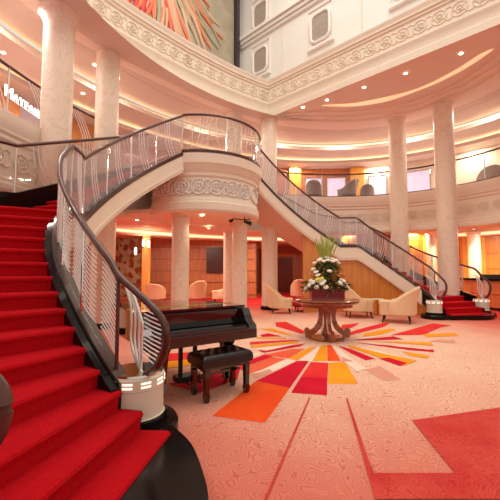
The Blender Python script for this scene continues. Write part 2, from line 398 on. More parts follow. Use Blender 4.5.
panel_on((4.26, 9.38), (6.08, 7.44), .12, .62, 1.2, 2.45, .06, .12, mat('dark_niche', '4A1E14', .3), 'window_1')
panel_on((6.08, 7.44), (6.9, 7.9), .2, .8, .2, 2.4, .06, .12, MATS['dark_niche'], 'door_1')
panel_on((9.9, 9.7), (12.6, 6.9), .1, .36, .05, 2.1, .08, .12, mat('door_wood', '6E2A1C', .3), 'door_2')
panel_on((9.9, 9.7), (12.6, 6.9), .06, .40, 2.18, 2.32, .1, .14, wood_bright, 'trim_3')
panel_on((12.6, 6.9), (8.9, 4.9), .72, .86, .0, 2.9, .1, .12, wood_bright, 'trim_4')
for i, (p, q, t0, t1) in enumerate([((8.9, 4.9), (7.3, 2.75), .45, .75), ((9.4, .9), (10.2, -.4), .05, .45), ((10.2, -.4), (10.4, -3.2), .03, .3), ((10.2, -.4), (10.4, -3.2), .5, .8)]):
    panel_on(p, q, t0, t1, .05, 2.7, .06, .10, wood_bright, 'trim_%d' % (5 + i))
# mosaic mirror wall at the left
mm = bpy.data.materials.new('mosaic_mirror'); mm.use_nodes = True
nt = mm.node_tree; N = nt.nodes; L = nt.links; b = N['Principled BSDF']
tc = N.new('ShaderNodeTexCoord'); vo = N.new('ShaderNodeTexVoronoi'); vo.inputs['Scale'].default_value = 6; L.new(tc.outputs['Object'], vo.inputs['Vector'])
rp = N.new('ShaderNodeValToRGB'); e = rp.color_ramp.elements; e[0].color = (*hexc('5A3A28'), 1); e[1].color = (*hexc('B08A78'), 1)
k = e.new(.35); k.color = (*hexc('8A3A2A'), 1); k = e.new(.6); k.color = (*hexc('9A8A5A'), 1)
L.new(vo.outputs['Color'], rp.inputs['Fac']); L.new(rp.outputs['Color'], b.inputs['Base Color']); b.inputs['Roughness'].default_value = .25; b.inputs['Metallic'].default_value = .3

# ------------------------------------------------------------------ ceilings of the lower deck, upper-deck slab with its fascia
A0, A1 = -76, 138
angs = frange(A0, A1, 86)
def ring_face(mb, off0, z0, off1, z1, an=angs):
    k = len(an); vs = []
    for a in an: vs.append((*ell(a, off0), z0)); vs.append((*ell(a, off1), z1))
    mb.add(vs, [(2 * i, 2 * i + 1, 2 * i + 3, 2 * i + 2) for i in range(k - 1)])
lc = MB()
ring_face(lc, .02, 2.75, .9, 2.75); ring_face(lc, .9, 2.75, .9, 2.85); ring_face(lc, .9, 2.85, 1.15, 2.9); ring_face(lc, 1.15, 2.9, 3.2, 2.9)
ring_face(lc, 3.2, 2.9, 3.2, 2.72); ring_face(lc, 3.2, 2.72, 3.45, 2.68); ring_face(lc, 3.45, 2.68, 3.6, 2.8); ring_face(lc, 3.6, 2.8, 8.5, 2.8)
struct(lc.build('ceiling', ceil_low))
cv = MB(); ring_face(cv, .93, 2.865, 1.05, 2.885); struct(cv.build('trim_24', mat('low_cove_lamp', 'FFE6C4', .5, emit=1.1, emith='FFDFB0')))
cv = MB(); ring_face(cv, 3.19, 2.76, 3.19, 2.86); struct(cv.build('trim_25', MATS['low_cove_lamp']))
# slab (upper deck floor)
sl = MB(); ring_face(sl, 0, ZT - .02, 8.5, ZT - .02); ring_face(sl, .05, 2.95, 8.5, 2.95); ring_face(sl, 8.5, 2.95, 8.5, ZT - .02)
struct(sl.build('floor_upper', pile('upper_deck_carpet', 'B89A9A', 'A88888')))
def fascia_prof(z0, z1):   # closed outline; offset negative = towards atrium
    return [(0.1, z0 + .06), (.0, z0 + .06), (.0, z0), (-.02, z0), (-.05, z0 + .03), (-.05, z0 + .13), (-.01, z0 + .17), (-.01, z0 + .24), (.03, z0 + .27), (.03, z1 - .50), (-.01, z1 - .47), (-.01, z1 - .41),
            (-.05, z1 - .36), (-.05, z1 - .30), (-.07, z1 - .27), (-.07, z1), (.1, z1)]
def edge(an, off=0, z=0): return [(*ell(a, off), z) for a in an]
eb = MB(); eb.sweep(edge(angs), [(o, z) for o, z in fascia_prof(2.75, ZT)]); 
struct(eb.build('trim_10', plaster))
# ring-and-scroll relief along a path
def relief(mb, frames, rad, th=.016):
    # frames: list of (origin, tangent, up, normal)
    for k, (o, t, u, n) in enumerate(frames):
        o, t, u, n = map(Vector, (o, t, u, n))
        def circ(r, tr, cx=0, cy=0, a0=0, a1=2 * PI, m=16, closed=True):
            pts = [o + n * th * .4 + t * (cx + r * CO(a0 + (a1 - a0) * i / m)) + u * (cy + r * S(a0 + (a1 - a0) * i / m)) for i in range(m if closed else m + 1)]
            mb.tube(pts, tr, 4, closed=closed)
        circ(rad, rad * .10); circ(rad * .5, rad * .10, m=10)
        mb.ball(o + n * th * .3, rad * .2, 6, 4)
        for j in range(5):
            a = 2 * PI * j / 5 + .3
            mb.tube([o + n * th * .4 + t * rad * .25 * CO(a) + u * rad * .25 * S(a), o + n * th * .5 + t * rad * .75 * CO(a + .4) + u * rad * .75 * S(a + .4)], rad * .09, 4)
        # link scrolls to the next ring
        circ(rad * .55, rad * .09, cx=rad * 1.25, cy=rad * .35, a0=-.6, a1=2.6, m=8, closed=False)
        circ(rad * .55, rad * .09, cx=rad * 1.25, cy=-rad * .35, a0=PI - .6 + .0, a1=PI + 2.6, m=8, closed=False)
def ell_frames(a0, a1, n, off, z):
    out = []
    for i in range(n):
        a = a0 + (a1 - a0) * (i + .5) / n; p = ell(a, off); q = ell(a + .1, off); t = Vector((q[0] - p[0], q[1] - p[1], 0)).normalized()
        nn = Vector((t.y, -t.x, 0)); 
        if nn.dot(Vector((p[0], p[1], 0))) > 0: nn = -nn
        out.append(((p[0], p[1], z), t, (0, 0, 1), nn))
    return out
rf = MB(); relief(rf, ell_frames(-66, -22, 9, .02, 3.35), .17); relief(rf, ell_frames(25, 112, 19, .02, 3.35), .15, .01)
struct(rf.build('trim_11', plaster))

# central landing drum between the flights
DC = (0, 3.85); DR = 1.6
dp = [(1.25, 2.98), (1.25, 2.80), (1.40, 2.74), (1.49, 2.75), (1.53, 2.80), (1.53, 2.97), (1.49, 3.0), (1.49, 3.08), (1.46, 3.12), (1.46, 3.58), (1.50, 3.62), (1.50, 3.70), (1.54, 3.74), (1.56, 3.86), (1.60, 3.9), (1.61, ZT - .04), (1.2, ZT - .04)]
dm = MB(); dm.lathe([(r, z) for r, z in dp], (*DC, 0), 72, R(75), R(285))
drum_o = struct(dm.build('trim_12', plaster))
dr = MB(); fr = []
for deg in [154 + 21 + 16.5 * k for k in range(7)] + [154 - 21 - 16.5 * k for k in range(4)] + [154]:
    a = R(deg); p = Vector((DC[0] + 1.462 * S(a), DC[1] + 1.462 * CO(a), 3.35)); n = Vector((S(a), CO(a), 0)); t = Vector((CO(a), -S(a), 0)); fr.append((p, t, (0, 0, 1), n))
relief(dr, fr[:-1], .185, .025)
o, t, u, n = map(Vector, fr[-1]); dr.tube([Vector((DC[0] + 1.475 * S(R(154 + 12 * CO(x))), DC[1] + 1.475 * CO(R(154 + 12 * CO(x))), 3.35 + .19 * S(x))) for x in frange(0, 2 * PI, 28)[:-1]], .022, 6, closed=True)
dr.tube([Vector((DC[0] + 1.47 * S(R(154 + 9 * CO(x))), DC[1] + 1.47 * CO(R(154 + 9 * CO(x))), 3.35 + .14 * S(x))) for x in frange(0, 2 * PI, 28)[:-1]], .010, 6, closed=True)
struct(dr.build('trim_13', plaster_white))
# landing floor slab and the soffit under it
ls = MB()
poly = [(1.36, 4.60), (1.34, 3.04)] + [(DC[0] + 1.58 * S(R(a)), DC[1] + 1.58 * CO(R(a))) for a in frange(122, 238, 24)] + [(-1.34, 3.04), (-1.36, 4.60)] + [ell(a, .1) for a in frange(-12, 12, 10)]
ls.prism(poly, ZT - .12, ZT - .005); struct(ls.build('floor_landing', MATS['upper_deck_carpet'], smooth=False))
ls = MB(); poly = [(DC[0] + 1.45 * S(R(a)), DC[1] + 1.45 * CO(R(a))) for a in frange(90, 270, 30)] + [ell(a, .1) for a in frange(-16, 16, 8)]
ls.prism(poly, 2.80, 2.90); struct(ls.build('ceiling_landing', ceil_low, smooth=False))

# ------------------------------------------------------------------ second level ceiling with stepped coves
uc = MB()
ring_face(uc, -1.0, 6.668, .0, 6.668); ring_face(uc, .0, 6.66, .0, 6.75); ring_face(uc, 0, 6.75, 1.1, 6.75); ring_face(uc, 1.1, 6.75, 1.28, 6.75)
ring_face(uc, 1.22, 6.6, 1.22, 6.46); ring_face(uc, 1.22, 6.6, 1.45, 6.6); ring_face(uc, 1.45, 6.6, 1.45, 6.8)
ring_face(uc, 1.22, 6.46, 2.2, 6.46)
ring_face(uc, 2.2, 6.46, 2.45, 6.46); ring_face(uc, 2.3, 6.36, 2.3, 6.22); ring_face(uc, 2.3, 6.22, 3.4, 6.22); ring_face(uc, 2.3, 6.36, 2.5, 6.36)
struct(uc.build('ceiling_upper', ceil_m))
cv = MB(); ring_face(cv, 1.24, 6.605, 1.43, 6.605); ring_face(cv, 1.44, 6.61, 1.44, 6.73); struct(cv.build('trim_14', cove))
cv = MB(); ring_face(cv, 2.32, 6.365, 2.48, 6.365); ring_face(cv, 2.47, 6.37, 2.47, 6.44); struct(cv.build('trim_15', cove))
# main soffit round the atrium opening
def r_open(a):
    s, c = S(R(a)), CO(R(a))
    if s >= 0 and c > 0:
        # x = 3 or y = 4.4-.045x^2
        r1 = 3.0 / s if s > 1e-6 else 99
        q = .045 * s * s
        r2 = 4.4 / c if q < 1e-9 else (-c + math.sqrt(c * c + 4 * q * 4.4)) / (2 * q)
        return min(r1, r2)
    if s >= 0: return min(3.0 / max(s, 1e-6), 9.0 / max(-c, 1e-6))
    if c > 0: return ((abs(s) / 5.6) ** 3.4 + (c / 4.42) ** 3.4) ** (-1 / 3.4)
    return ((abs(s) / 5.6) ** 2.5 + (abs(c) / 9.0) ** 2.5) ** (-1 / 2.5)
corner = math.degrees(math.atan2(3.0, 4.4 - .405))
oa = frange(-100, corner, 60) + frange(corner, 160, 50)[1:]
oo = [(r_open(a) * S(R(a)), r_open(a) * CO(R(a))) for a in oa]
def outer_pt(a):
    # point of the ring ellipse (offset -.75) in direction a from origin
    s, c = S(R(a)), CO(R(a)); A, B = 6.15, 4.75 + .0
    # solve (r s/A)^2 + ((r c+.3)/B)^2 = 1
    qa = (s / A) ** 2 + (c / B) ** 2; qb = .6 * c / B ** 2; qc = (.3 / B) ** 2 - 1
    r = (-qb + math.sqrt(qb * qb - 4 * qa * qc)) / (2 * qa); r0 = math.hypot(*[v for v in (r_open(a) * s, r_open(a) * c)])
    return (max(r, r0 + .05) * s, max(r, r0 + .05) * c)
so = MB(); vs = []; 
for a, p in zip(oa, oo):
    q = outer_pt(a); L_ = math.hypot(q[0] - p[0], q[1] - p[1]); 
    def mix(t, z): return (p[0] + (q[0] - p[0]) * t, p[1] + (q[1] - p[1]) * t, z)
    w = min(.9, .5 * L_) / max(L_, .01)
    vs += [mix(0, 6.8), mix(1 - w, 6.8), mix(1 - w, 6.74), mix(1 - .72 * w, 6.76), mix(1 - .7 * w, 6.70), mix(1 - .4 * w, 6.72), mix(1 - .38 * w, 6.66), (q[0] * 1.06, q[1] * 1.06, 6.66)]
so.add(vs, [(8 * i + j, 8 * i + j + 1, 8 * i + 9 + j, 8 * i + 8 + j) for i in range(len(oa) - 1) for j in range(7)])
struct(so.build('ceiling_soffit', mat('soffit_paint', 'F2E0CC', .6)))
# crescent cove in the right-hand soffit
cr = MB(); ring = []
lo_ = smoothpath([(*atz(px, py, 6.785), 0) for px, py in [(322, 106), (345, 106.5), (362, 105.5), (388, 101), (416, 91.5), (444, 80), (472, 64.5), (494, 49)]], 4)
hi_ = smoothpath([(*atz(px, py, 6.785), 0) for px, py in [(322, 105.2), (345, 104), (362, 102), (402, 93.5), (430, 83.5), (458, 68.6), (480, 54.5), (494, 48.6)]], 4)
for a_, b_ in zip(lo_, hi_): ring += [(a_.x, a_.y, 6.785), (b_.x, b_.y, 6.785)]
cr.add(ring, [(2 * i, 2 * i + 1, 2 * i + 3, 2 * i + 2) for i in range(len(lo_) - 1)])
cres = struct(cr.build('trim_16', mat('crescent_cove', 'FFE9C4', .5, emit=.55, emith='FFDDA8')))
# parapet band round the opening (fascia, frieze, cornice)
bp_ = [(.0, 6.785), (-.0, 6.98), (.02, 7.0), (.02, 7.22), (-.01, 7.26), (-.01, 7.30), (.03, 7.33), (.03, 7.82), (-.01, 7.85), (-.01, 7.90), (-.05, 7.93), (-.05, 8.02), (-.08, 8.06), (-.08, 8.12), (.3, 8.12), (.3, 6.85), (.05, 6.85), (.05, 6.785)]
pb = MB(); pb.sweep([(x, y, 0) for x, y in oo], bp_); struct(pb.build('trim_17', plaster))
rf = MB(); frs = []
ip = resample([(x, y, 7.575) for x, y in oo], .435)
for i in range(len(ip) - 1):
    m_ = (ip[i] + ip[i + 1]) / 2; t = (ip[i + 1] - ip[i]).normalized(); nn = Vector((t.y, -t.x, 0))
    if nn.dot(Vector((m_.x, m_.y, 0))) > 0: nn = -nn
    m_ = m_ - nn * .03
    if m_.x > 3.0 and m_.y < -6 or m_.x < -5.3: continue
    frs.append((m_, t, (0, 0, 1), nn))
relief(rf, frs, .17, .012); struct(rf.build('trim_18', plaster))
# third-deck floor strip behind parapet, high right wall with cabin windows
w = MB(); w.box((3.32, -1.2, 10.6), (.3, 13.6, 5.0)); struct(w.build('wall_upper_right', plaster_white, smooth=False))
w = MB(); w.box((-1.2, 5.75, 10.6), (9.0, .3, 5.6)); struct(w.build('wall_upper_back', plaster_white, smooth=False))
w = MB(); w.box((-1.2, 5.1, 7.8), (8.6, 1.3, .1)); struct(w.build('floor_third', plaster_white, smooth=False))
# ledge and pilaster lines
w = MB(); w.box((3.13, -1.2, 10.12), (.10, 13.4, .10)); w.box((3.10, -1.2, 10.24), (.18, 13.4, .12)); w.box((3.06, -1.2, 10.36), (.26, 13.4, .10)); struct(w.build('trim_19', plaster_white, smooth=False))
w = MB()
for y in (3.45, .55, -2.1): w.box((3.16, y, 9.15), (.03, .03, 1.95))
struct(w.build('trim_20', plaster, smooth=False))
def rrect(w_, h_, r, n=5):
    out = []
    for cx, cy, a0 in ((w_ / 2 - r, h_ / 2 - r, 0), (-w_ / 2 + r, h_ / 2 - r, 90), (-w_ / 2 + r, -h_ / 2 + r, 180), (w_ / 2 - r, -h_ / 2 + r, 270)):
        out += [(cx + r * CO(R(a0 + 90 * i / n)), cy + r * S(R(a0 + 90 * i / n))) for i in range(n + 1)]
    return out
for i, (y, z) in enumerate([(4.5, 9.2), (1.93, 9.2), (-.72, 9.2), (1.93, 11.0), (4.5, 11.0), (-.72, 11.0)]):
    g = MB(); g.extr(rrect(.62, .86, .17), (3.15, y, z), (0, 1, 0), (0, 0, 1), (1, 0, 0), .03)
    wo = struct(g.build('window_%d' % (i + 2), win_dark, smooth=False))
    fr_ = MB(); P2 = rrect(.68, .92, .19, 6); P3 = [(p[0] + 0, p[1]) for p in P2]
    fr_.tube([(3.13, y + p[0], z + p[1]) for p in P2], .045, 6, closed=True)
    fr_.box((3.15, y, z + .68), (.05, .9, .03)); fr_.box((3.12, y, z - .66), (.12, .98, .05)); fr_.box((3.14, y, z - .60), (.06, .9, .05))
    for sgn in (-1, 1): fr_.box((3.15, y + sgn * .46, z), (.04, .03, 1.3))
    fr_.build('window_frame', frame_m, parent=wo)
# mural
cols_ = 0
mu = thing('relief_mural', 'large relief mural of red, orange and green rays high on the back wall', 'mural', (-.9, 5.5, 8.2))
g = MB(); g.box((-.9, 5.56, 10.53), (7.3, .07, 5.36)); g.build('backing_panel', mat('mural_ground', 'B6A894', .5, noise=.2, nscale=2, h2='A0947C', bump=.5, bscale=4), mu, smooth=False)
cols = ['E86A4A', 'DE3A2C', 'EE9A70', 'E88058', 'DDB08A', 'C8A27C', 'A8A284', '8A8C70', 'B4A688', 'DCB898', 'C4B498', '7E8468']
mcol = [mat('mural_%d' % i, c, .45) for i, c in enumerate(cols)]
c0 = aty(160, -45, 5.5); random.seed(3)
for i in range(66):
    a = R(-172 + 158 * i / 65 + random.uniform(-1, 1)); frac = i / 65
    Lr = random.uniform(2.2, 3.6) if frac < .72 else random.uniform(1.6, 3.2); r0 = random.uniform(.1, .5)
    ci = (random.choice([0, 1, 2, 3, 1, 0, 4]) if frac < .62 else random.choice([4, 5, 6, 8, 7, 10, 9, 3])) if random.random() < .85 else random.choice(range(12))
    pts = []; ph = random.uniform(0, 6)
    for k in range(9):
        rr = r0 + (Lr - r0) * k / 8; wob = .10 * S(ph + rr * 2.3) * rr / 2
        pts.append((c0[0] + rr * CO(a) - wob * S(a), 5.5, c0[1] + rr * S(a) + wob * CO(a)))
    pts = [p for p in pts if -4.4 < p[0] < 2.6 and 8.1 < p[2] < 13]
    if len(pts) < 3: continue
    g = MB(); g.tube(pts, [.03 + .055 * S(PI * min(1, (k + 1) / len(pts))) for k in range(len(pts))], 6, flat=1.); g.build('mural_ray', mcol[ci], mu)
xm = atx(240, 40, 3.0)[0]
g = MB(); g.box((2.86, 5.46, 10.5), (.16, .16, 5.3)); tag(g.build('mural_post', mat('dark_post', '3A3038', .4), smooth=False), 'tall dark vertical post at the right edge of the relief mural', 'post')

# ------------------------------------------------------------------ columns
def column(name_lab, xy, z0, z1, r, cap=None, plate=False):
    t = thing('marble_column', name_lab, 'column', (xy[0], xy[1], z0))
    g = MB(); g.lathe([(r, z0), (r, z1)], (*xy, 0), 36); g.build('shaft', marb, t)
    g = MB(); g.lathe([(r + .04, z0), (r + .04, z0 + .1), (r + .0, z0 + .13)], (*xy, 0), 36); g.build('base_ring', granite, t)
    if cap:
        g = MB(); g.lathe(cap, (*xy, 0), 36); g.build('capital', marb, t)
    else:
        g = MB(); g.lathe([(r, z1 - .05), (r + .035, z1 - .03), (r + .035, z1), (r, z1)], (*xy, 0), 36); g.build('collar', marb, t)
    return t
column('thick marble column at far left with flared top under the curved parapet', (-3.76, 4.03), 0, 6.78, .29, cap=[(.292, 6.40), (.31, 6.50), (.36, 6.60), (.45, 6.70), (.50, 6.80)])
column('marble column second from the left, behind the left staircase', (-2.50, 4.56), 0, 6.74, .27)
column('marble column just right of the landing drum, rising to the upper ceiling', (3.02, 3.98), 0, 6.72, .275)
column('left one of the two tall marble columns by the right staircase', (6.04, .62), 0, 6.68, .29)
column('rightmost tall marble column, behind the right staircase newels', (6.02, -.84), 0, 6.68, .29)
column('marble column under the landing drum, behind the piano', (-.81, 3.82), 0, 2.80, .225)
column('marble column under the right side of the landing drum', (1.18, 3.62), 0, 2.80, .225)
column('marble column half hidden behind the right drum column', (2.45, 5.4), 0, 2.76, .225)
p = atd(475, 270, 13.0); column('brightly lit round column behind the reception desk', (p[0], p[1]), 0, 2.8, .22)
p = atd(432, 270, 13.3); column('brightly lit slim column between the right columns', (p[0], p[1]), 0, 2.8, .17)

x_, y_ = atz(234, 113, 6.74); column('marble column standing on the upper landing, seen through the drum railing', (x_, y_), ZT, 6.76, .27)
# wavy timber screen on the upper landing
g = MB(); a1_ = atd(181, 150, 10.6); b1_ = atd(213, 150, 11.6)
g.ribbon([(lerp_, m_, ZT, zt_) for lerp_, m_, zt_ in [(a1_[0] + (b1_[0] - a1_[0]) * k / 20, a1_[1] + (b1_[1] - a1_[1]) * k / 20, 5.42 + .16 * math.cos(k / 20 * 2 * PI * 1.4 + .5) - .1 * k / 20) for k in range(21)]], .06)
tag(g.build('timber_screen', wood_bright, smooth=False), 'orange timber screen with a wavy top on the upper landing behind the drum railing', 'screen')
# ------------------------------------------------------------------ staircases
def lerp(a, b, t): return a + (b - a) * t
def interp(x, tab):
    if x <= tab[0][0]: return tab[0][1]
    for (a, va), (b_, vb) in zip(tab, tab[1:]):
        if x <= b_: return lerp(va, vb, (x - a) / (b_ - a))
    return tab[-1][1]
SK = [(1, 4.6), (2, 4.6), (3, 4.2), (4, 3), (5, 1.6), (6, .4), (7, -.4), (9, -.6), (15, 0)]
P1 = (4.0, 1.8); T1 = (1.34, 3.04); Q1 = (4.60, 3.12); U1 = (1.36, 4.60)
def bulge(p, f):
    k = .30 * 4 * f * (1 - f); return (p[0] + .42 * k, p[1] + .91 * k)
def fin(f): return bulge(onseg(P1, T1, f), f)
def fout(f):
    p = onseg(Q1, U1, f); q = bulge(p, f); return onseg(p, q, .35)
def rin(ph): return interp(ph, [(65.8, 4.39), (72.2, 4.53), (77, 4.68), (82, 4.72), (101, 4.72), (106, 4.72)])
def stair(sd):
    side = 'left' if sd < 0 else 'right'
    def pol(r, ph): return (sd * r * S(R(ph)), r * CO(R(ph)))
    def mx_(p): return (sd * p[0], p[1])
    t = thing('staircase', 'curved staircase with deep red carpet in the %s, climbing to the central landing' % ('left foreground' if sd < 0 else 'right background'), 'staircase', (sd * 5.2, -.4, 0))
    nose = []     # (k, inner xy carpet, outer xy carpet)
    for k in range(1, 16):
        ph = 106 - 2.414 * (k - 1); nose.append((k, pol(rin(ph) + .12, ph), pol(6.02, ph + interp(k, SK)), pol(rin(ph) + .0, ph), pol(6.24, ph + interp(k, SK))))
    for (i_, pa, pb) in ((0, (166, 431), (109, 500)), (1, (139, 411), (39, 494)), (2, (118, 390), (0, 458))):
        z_ = HR * (i_ + 1); a_ = atz(*pa, z_); b_ = atz(*pb, z_); e_ = Vector((b_[0] - a_[0], b_[1] - a_[1])).normalized() * 1.24
        q0 = (-sd * a_[0], a_[1]); q1 = (-sd * (a_[0] + e_.x), a_[1] + e_.y)
        qa, qb = Vector(q0), Vector(q1); w_ = (qb - qa).normalized(); bk = Vector((-w_.y, w_.x)); bk = bk if bk.dot(Vector((0, 1))) > 0 else -bk
        ga = qa - w_ * .10 + bk * .012; gb = qb + w_ * .12 + bk * .012
        nose[i_] = (i_ + 1, q0, q1, tuple(ga), tuple(gb))
    for i_ in range(3, 15):
        qa, qb = Vector(nose[i_][1]), Vector(nose[i_][2]); w_ = (qb - qa).normalized(); bk = Vector((-w_.y, w_.x)); bk = bk if bk.dot(Vector((0, 1))) > 0 else -bk
        nose[i_] = (i_ + 1, nose[i_][1], nose[i_][2], tuple(qa - w_ * .12 + bk * .004), tuple(qb + w_ * .20 + bk * .004))
    d = Vector((T1[0] - P1[0], T1[1] - P1[1])); nn = Vector((Q1[0] - P1[0], Q1[1] - P1[1])).normalized()
    up = []
    for k in range(16, 30):
        f = (k - 16) / 13; a = fin(f); b_ = fout(f)
        ca = (a[0] + nn.x * .14, a[1] + nn.y * .14); cb = (b_[0] - nn.x * .14, b_[1] - nn.y * .14)
        up.append((k, mx_(ca), mx_(cb), mx_(a), mx_(b_)))
    alln = nose + up
    # granite steps (step 1 is the bowed plinth)
    for i, (k, ci, co, gi, go) in enumerate(alln):
        z1 = HR * k - .022
        if k == 1: continue
        if i + 1 < len(alln): nx_ = alln[i + 1]
        else: break
        if k == 15:
            poly = [gi, go, pol(6.22, 66), mx_((5.4, 2.6)), mx_(Q1), mx_(P1), pol(4.45, 69)]
        else:
            poly = [gi, go, nx_[4], nx_[3]]
        g = MB(); zb = max(0, z1 - .30) if k < 15 else z1 - .2
        g.prism(poly, zb, z1); g.build('step', granite, t, smooth=False)
    # bowed black plinth
    c1 = pol(4.55, 100); c2 = pol(6.2, 105.6)
    dk = 1.3 if sd < 0 else -2.6
    g = MB()
    for c_, r_ in ((c1, .35), (c2, .37)):
        g.lathe([(0, 0), (r_ - .02, 0), (r_, .02), (r_, HR - .05), (r_ - .02, HR - .022), (0, HR - .022)], (c_[0], c_[1], 0), 40, cap=False)
    bow = smoothpath([(*pol(4.50, 104.5 + dk * .3), 0), (*pol(4.64, 107.4 + dk * .6), 0), (*pol(4.88, 109.8 + dk), 0), (*pol(5.14, 111.9 + dk), 0), (*pol(5.5, 113.2 + dk), 0), (*pol(5.9, 112.8 + dk), 0), (*pol(6.25, 110.5 + dk), 0), (*pol(6.45, 107.5 + dk * .5), 0)], 5)
    pl = [(v.x, v.y) for v in bow] + [pol(6.35, 103), pol(6.2, 100), pol(4.7, 98), pol(4.5, 101)]
    g.prism(pl, 0, HR - .023)
    g.build('plinth_step', granite, t, smooth=False)
    # carpet runner
    g = MB()
    def tread(ci, co, ni, no, z, zprev):
        # nosing roll + tread + riser
        d_ = Vector((ni[0] + no[0] - ci[0] - co[0], ni[1] + no[1] - ci[1] - co[1])).normalized()
        prof = [(-.012, -HR + .004), (-.013, -.05), (-.030, -.042), (-.038, -.02), (-.028, -.003), (-.008, 0.004)]
        for zz in (0,):
            vs = []
            for o_, dz in prof: vs += [(ci[0] + d_.x * o_, ci[1] + d_.y * o_, z + dz), (co[0] + d_.x * o_, co[1] + d_.y * o_, z + dz)]
            vs += [(ni[0] - d_.x * .005, ni[1] - d_.y * .005, z + .004), (no[0] - d_.x * .005, no[1] - d_.y * .005, z + .004)]
            n_ = len(vs) // 2
            base = [(ci[0] + d_.x * .02, ci[1] + d_.y * .02, z - .02), (co[0] + d_.x * .02, co[1] + d_.y * .02, z - .02)]
            g.add(vs, [(2 * j, 2 * j + 1, 2 * j + 3, 2 * j + 2) for j in range(n_ - 1)] + [tuple(2 * j for j in range(n_)), tuple(2 * j + 1 for j in range(n_))])
    for i in range(len(alln) - 1):
        k, ci, co, gi, go = alln[i]; nk = alln[i + 1]
        if k == 15:
            vs = [ci, co, pol(6.05, 66), mx_((5.3, 2.5)), alln[i + 1][2], alln[i + 1][1]]
            tread(ci, co, vs[-1], vs[2], ZL, 0)
            g.add([(*p, ZL + .0045) for p in vs], [list(range(6))])
        else: tread(ci, co, nk[1], nk[2], HR * k, 0)
    g.build('carpet_runner', carpet_red, t, smooth=False)
    # stringers: inner and outer centre lines with shoe height
    inn = []; out = []
    for ph in frange(101, 72.2, 20): inn.append((*pol(rin(ph), ph), HR * (1 + (106 - ph) / 2.414) + .04))
    inn[-1] = (*pol(4.53, 72.2), ZL + .02)
    inn.append((*pol(4.42, 68.5), ZL + .02)); inn.append((*mx_(P1), ZL + .02))
    for f in frange(0, 1, 12)[1:]: inn.append((*mx_(fin(f)), lerp(ZL + .02, ZT + .0, f)))
    for i in range(21):
        ph = lerp(104.6, 72.2, i / 20); lo_k, hi_k = 1., 15.
        for _ in range(30):
            mk = (lo_k + hi_k) / 2
            if 106 - 2.414 * (mk - 1) + interp(mk, SK) > ph: lo_k = mk
            else: hi_k = mk
        out.append((*pol(6.15, ph), HR * lo_k + .12))
    out[-1] = (*pol(6.2, 72.2), ZL + .16)
    out += [(*pol(6.22, 66), ZL + .20), (*mx_((5.4, 2.6)), ZL + .34), (*mx_(Q1), ZL + .48)]
    for f in frange(0, 1, 10)[1:]: out.append((*mx_(fout(f)), lerp(ZL + .48, ZT + .06, f)))
    s_ = 1 if sd < 0 else -1       # sign that makes +offset point to the outside of the flight
    n_lo = 21
    # black granite curb on lower flight, bronze cap, plaster fascia on the rest
    def oo_(a, b): return (s_ * a, b)
    g = MB(); g.sweep(inn[:n_lo], [oo_(-.03, -.03), oo_(.13, -.03), oo_(.13, -.40), oo_(-.03, -.40)]); g.build('inner_curb', granite, t)
    g = MB(); g.sweep(inn, [(-.055, .0), (.055, .0), (.055, -.09), (-.055, -.09)]); g.build('inner_base_rail', shoe_m, t)
    g = MB(); lo = inn[n_lo - 1:]
    g.sweep(lo, [(-.045, -.056), (.045, -.056), (.045, -.50), (-.045, -.50)])
    g.sweep(lo, [(-.06, -.40), (.06, -.40), (.06, -.44), (-.06, -.44)])
    lw_ = inn[:n_lo]; kk = 4
    lw2 = [(x, y, max(z, 0.56)) for x, y, z in lw_[kk:]]
    g.sweep(lw_[kk:], [oo_(-.055, -.056), oo_(-.03, -.056), oo_(-.03, -.50), oo_(-.055, -.50)])
    g.sweep(lw_[kk:], [oo_(-.065, -.40), oo_(-.05, -.40), oo_(-.05, -.44), oo_(-.065, -.44)])
    g.build('inner_fascia', plaster, t)
    g = MB(); g.sweep(out, [(-.05, 0), (.05, 0), (.05, -.40), (-.05, -.40)]); g.build('outer_stringer', granite, t)
    # sloping soffits
    g = MB(); A = [mx_(fin(f)) for f in frange(0, 1, 8)]; B = [mx_(fout(f)) for f in frange(0, 1, 8)]
    vs = []
    for i, f in enumerate(frange(0, 1, 8)):
        z = lerp(ZL - .44, ZT - .46, f); vs += [(*A[i], z), (*B[i], z)]
    g.add(vs, [(2 * i, 2 * i + 1, 2 * i + 3, 2 * i + 2) for i in range(8)])
    g.add([(*p, ZL - .44) for p in [pol(4.53, 72.2), pol(6.2, 72.2), pol(6.22, 66), mx_((5.4, 2.6)), mx_(Q1), mx_(P1)]], [(0, 1, 2, 3, 4, 5)])
    vs = []
    for ph in frange(100, 72.2, 10):
        z = HR * (1 + (106 - ph) / 2.414) - .42; vs += [(*pol(4.72 if ph > 74 else 4.53, ph), max(.02, z)), (*pol(6.15, ph), max(.02, z))]
    g.add(vs, [(2 * i, 2 * i + 1, 2 * i + 3, 2 * i + 2) for i in range(10)])
    g.build('soffit', ceil_m, t)
    # timber cladding closing the space under the lower flight
    g = MB(); pts = []
    for x, y, z in inn[2:]:
        v = Vector((x, y)); v = v * ((v.length + .07) / v.length); pts.append((v.x, v.y, 0.0, max(.05, z - .46)))
    pts = [p for p in pts if p[3] < (2.55 if sd > 0 else 1.75)][:27]
    g.ribbon(pts, .05); g.build('cladding', wood_gold, t)

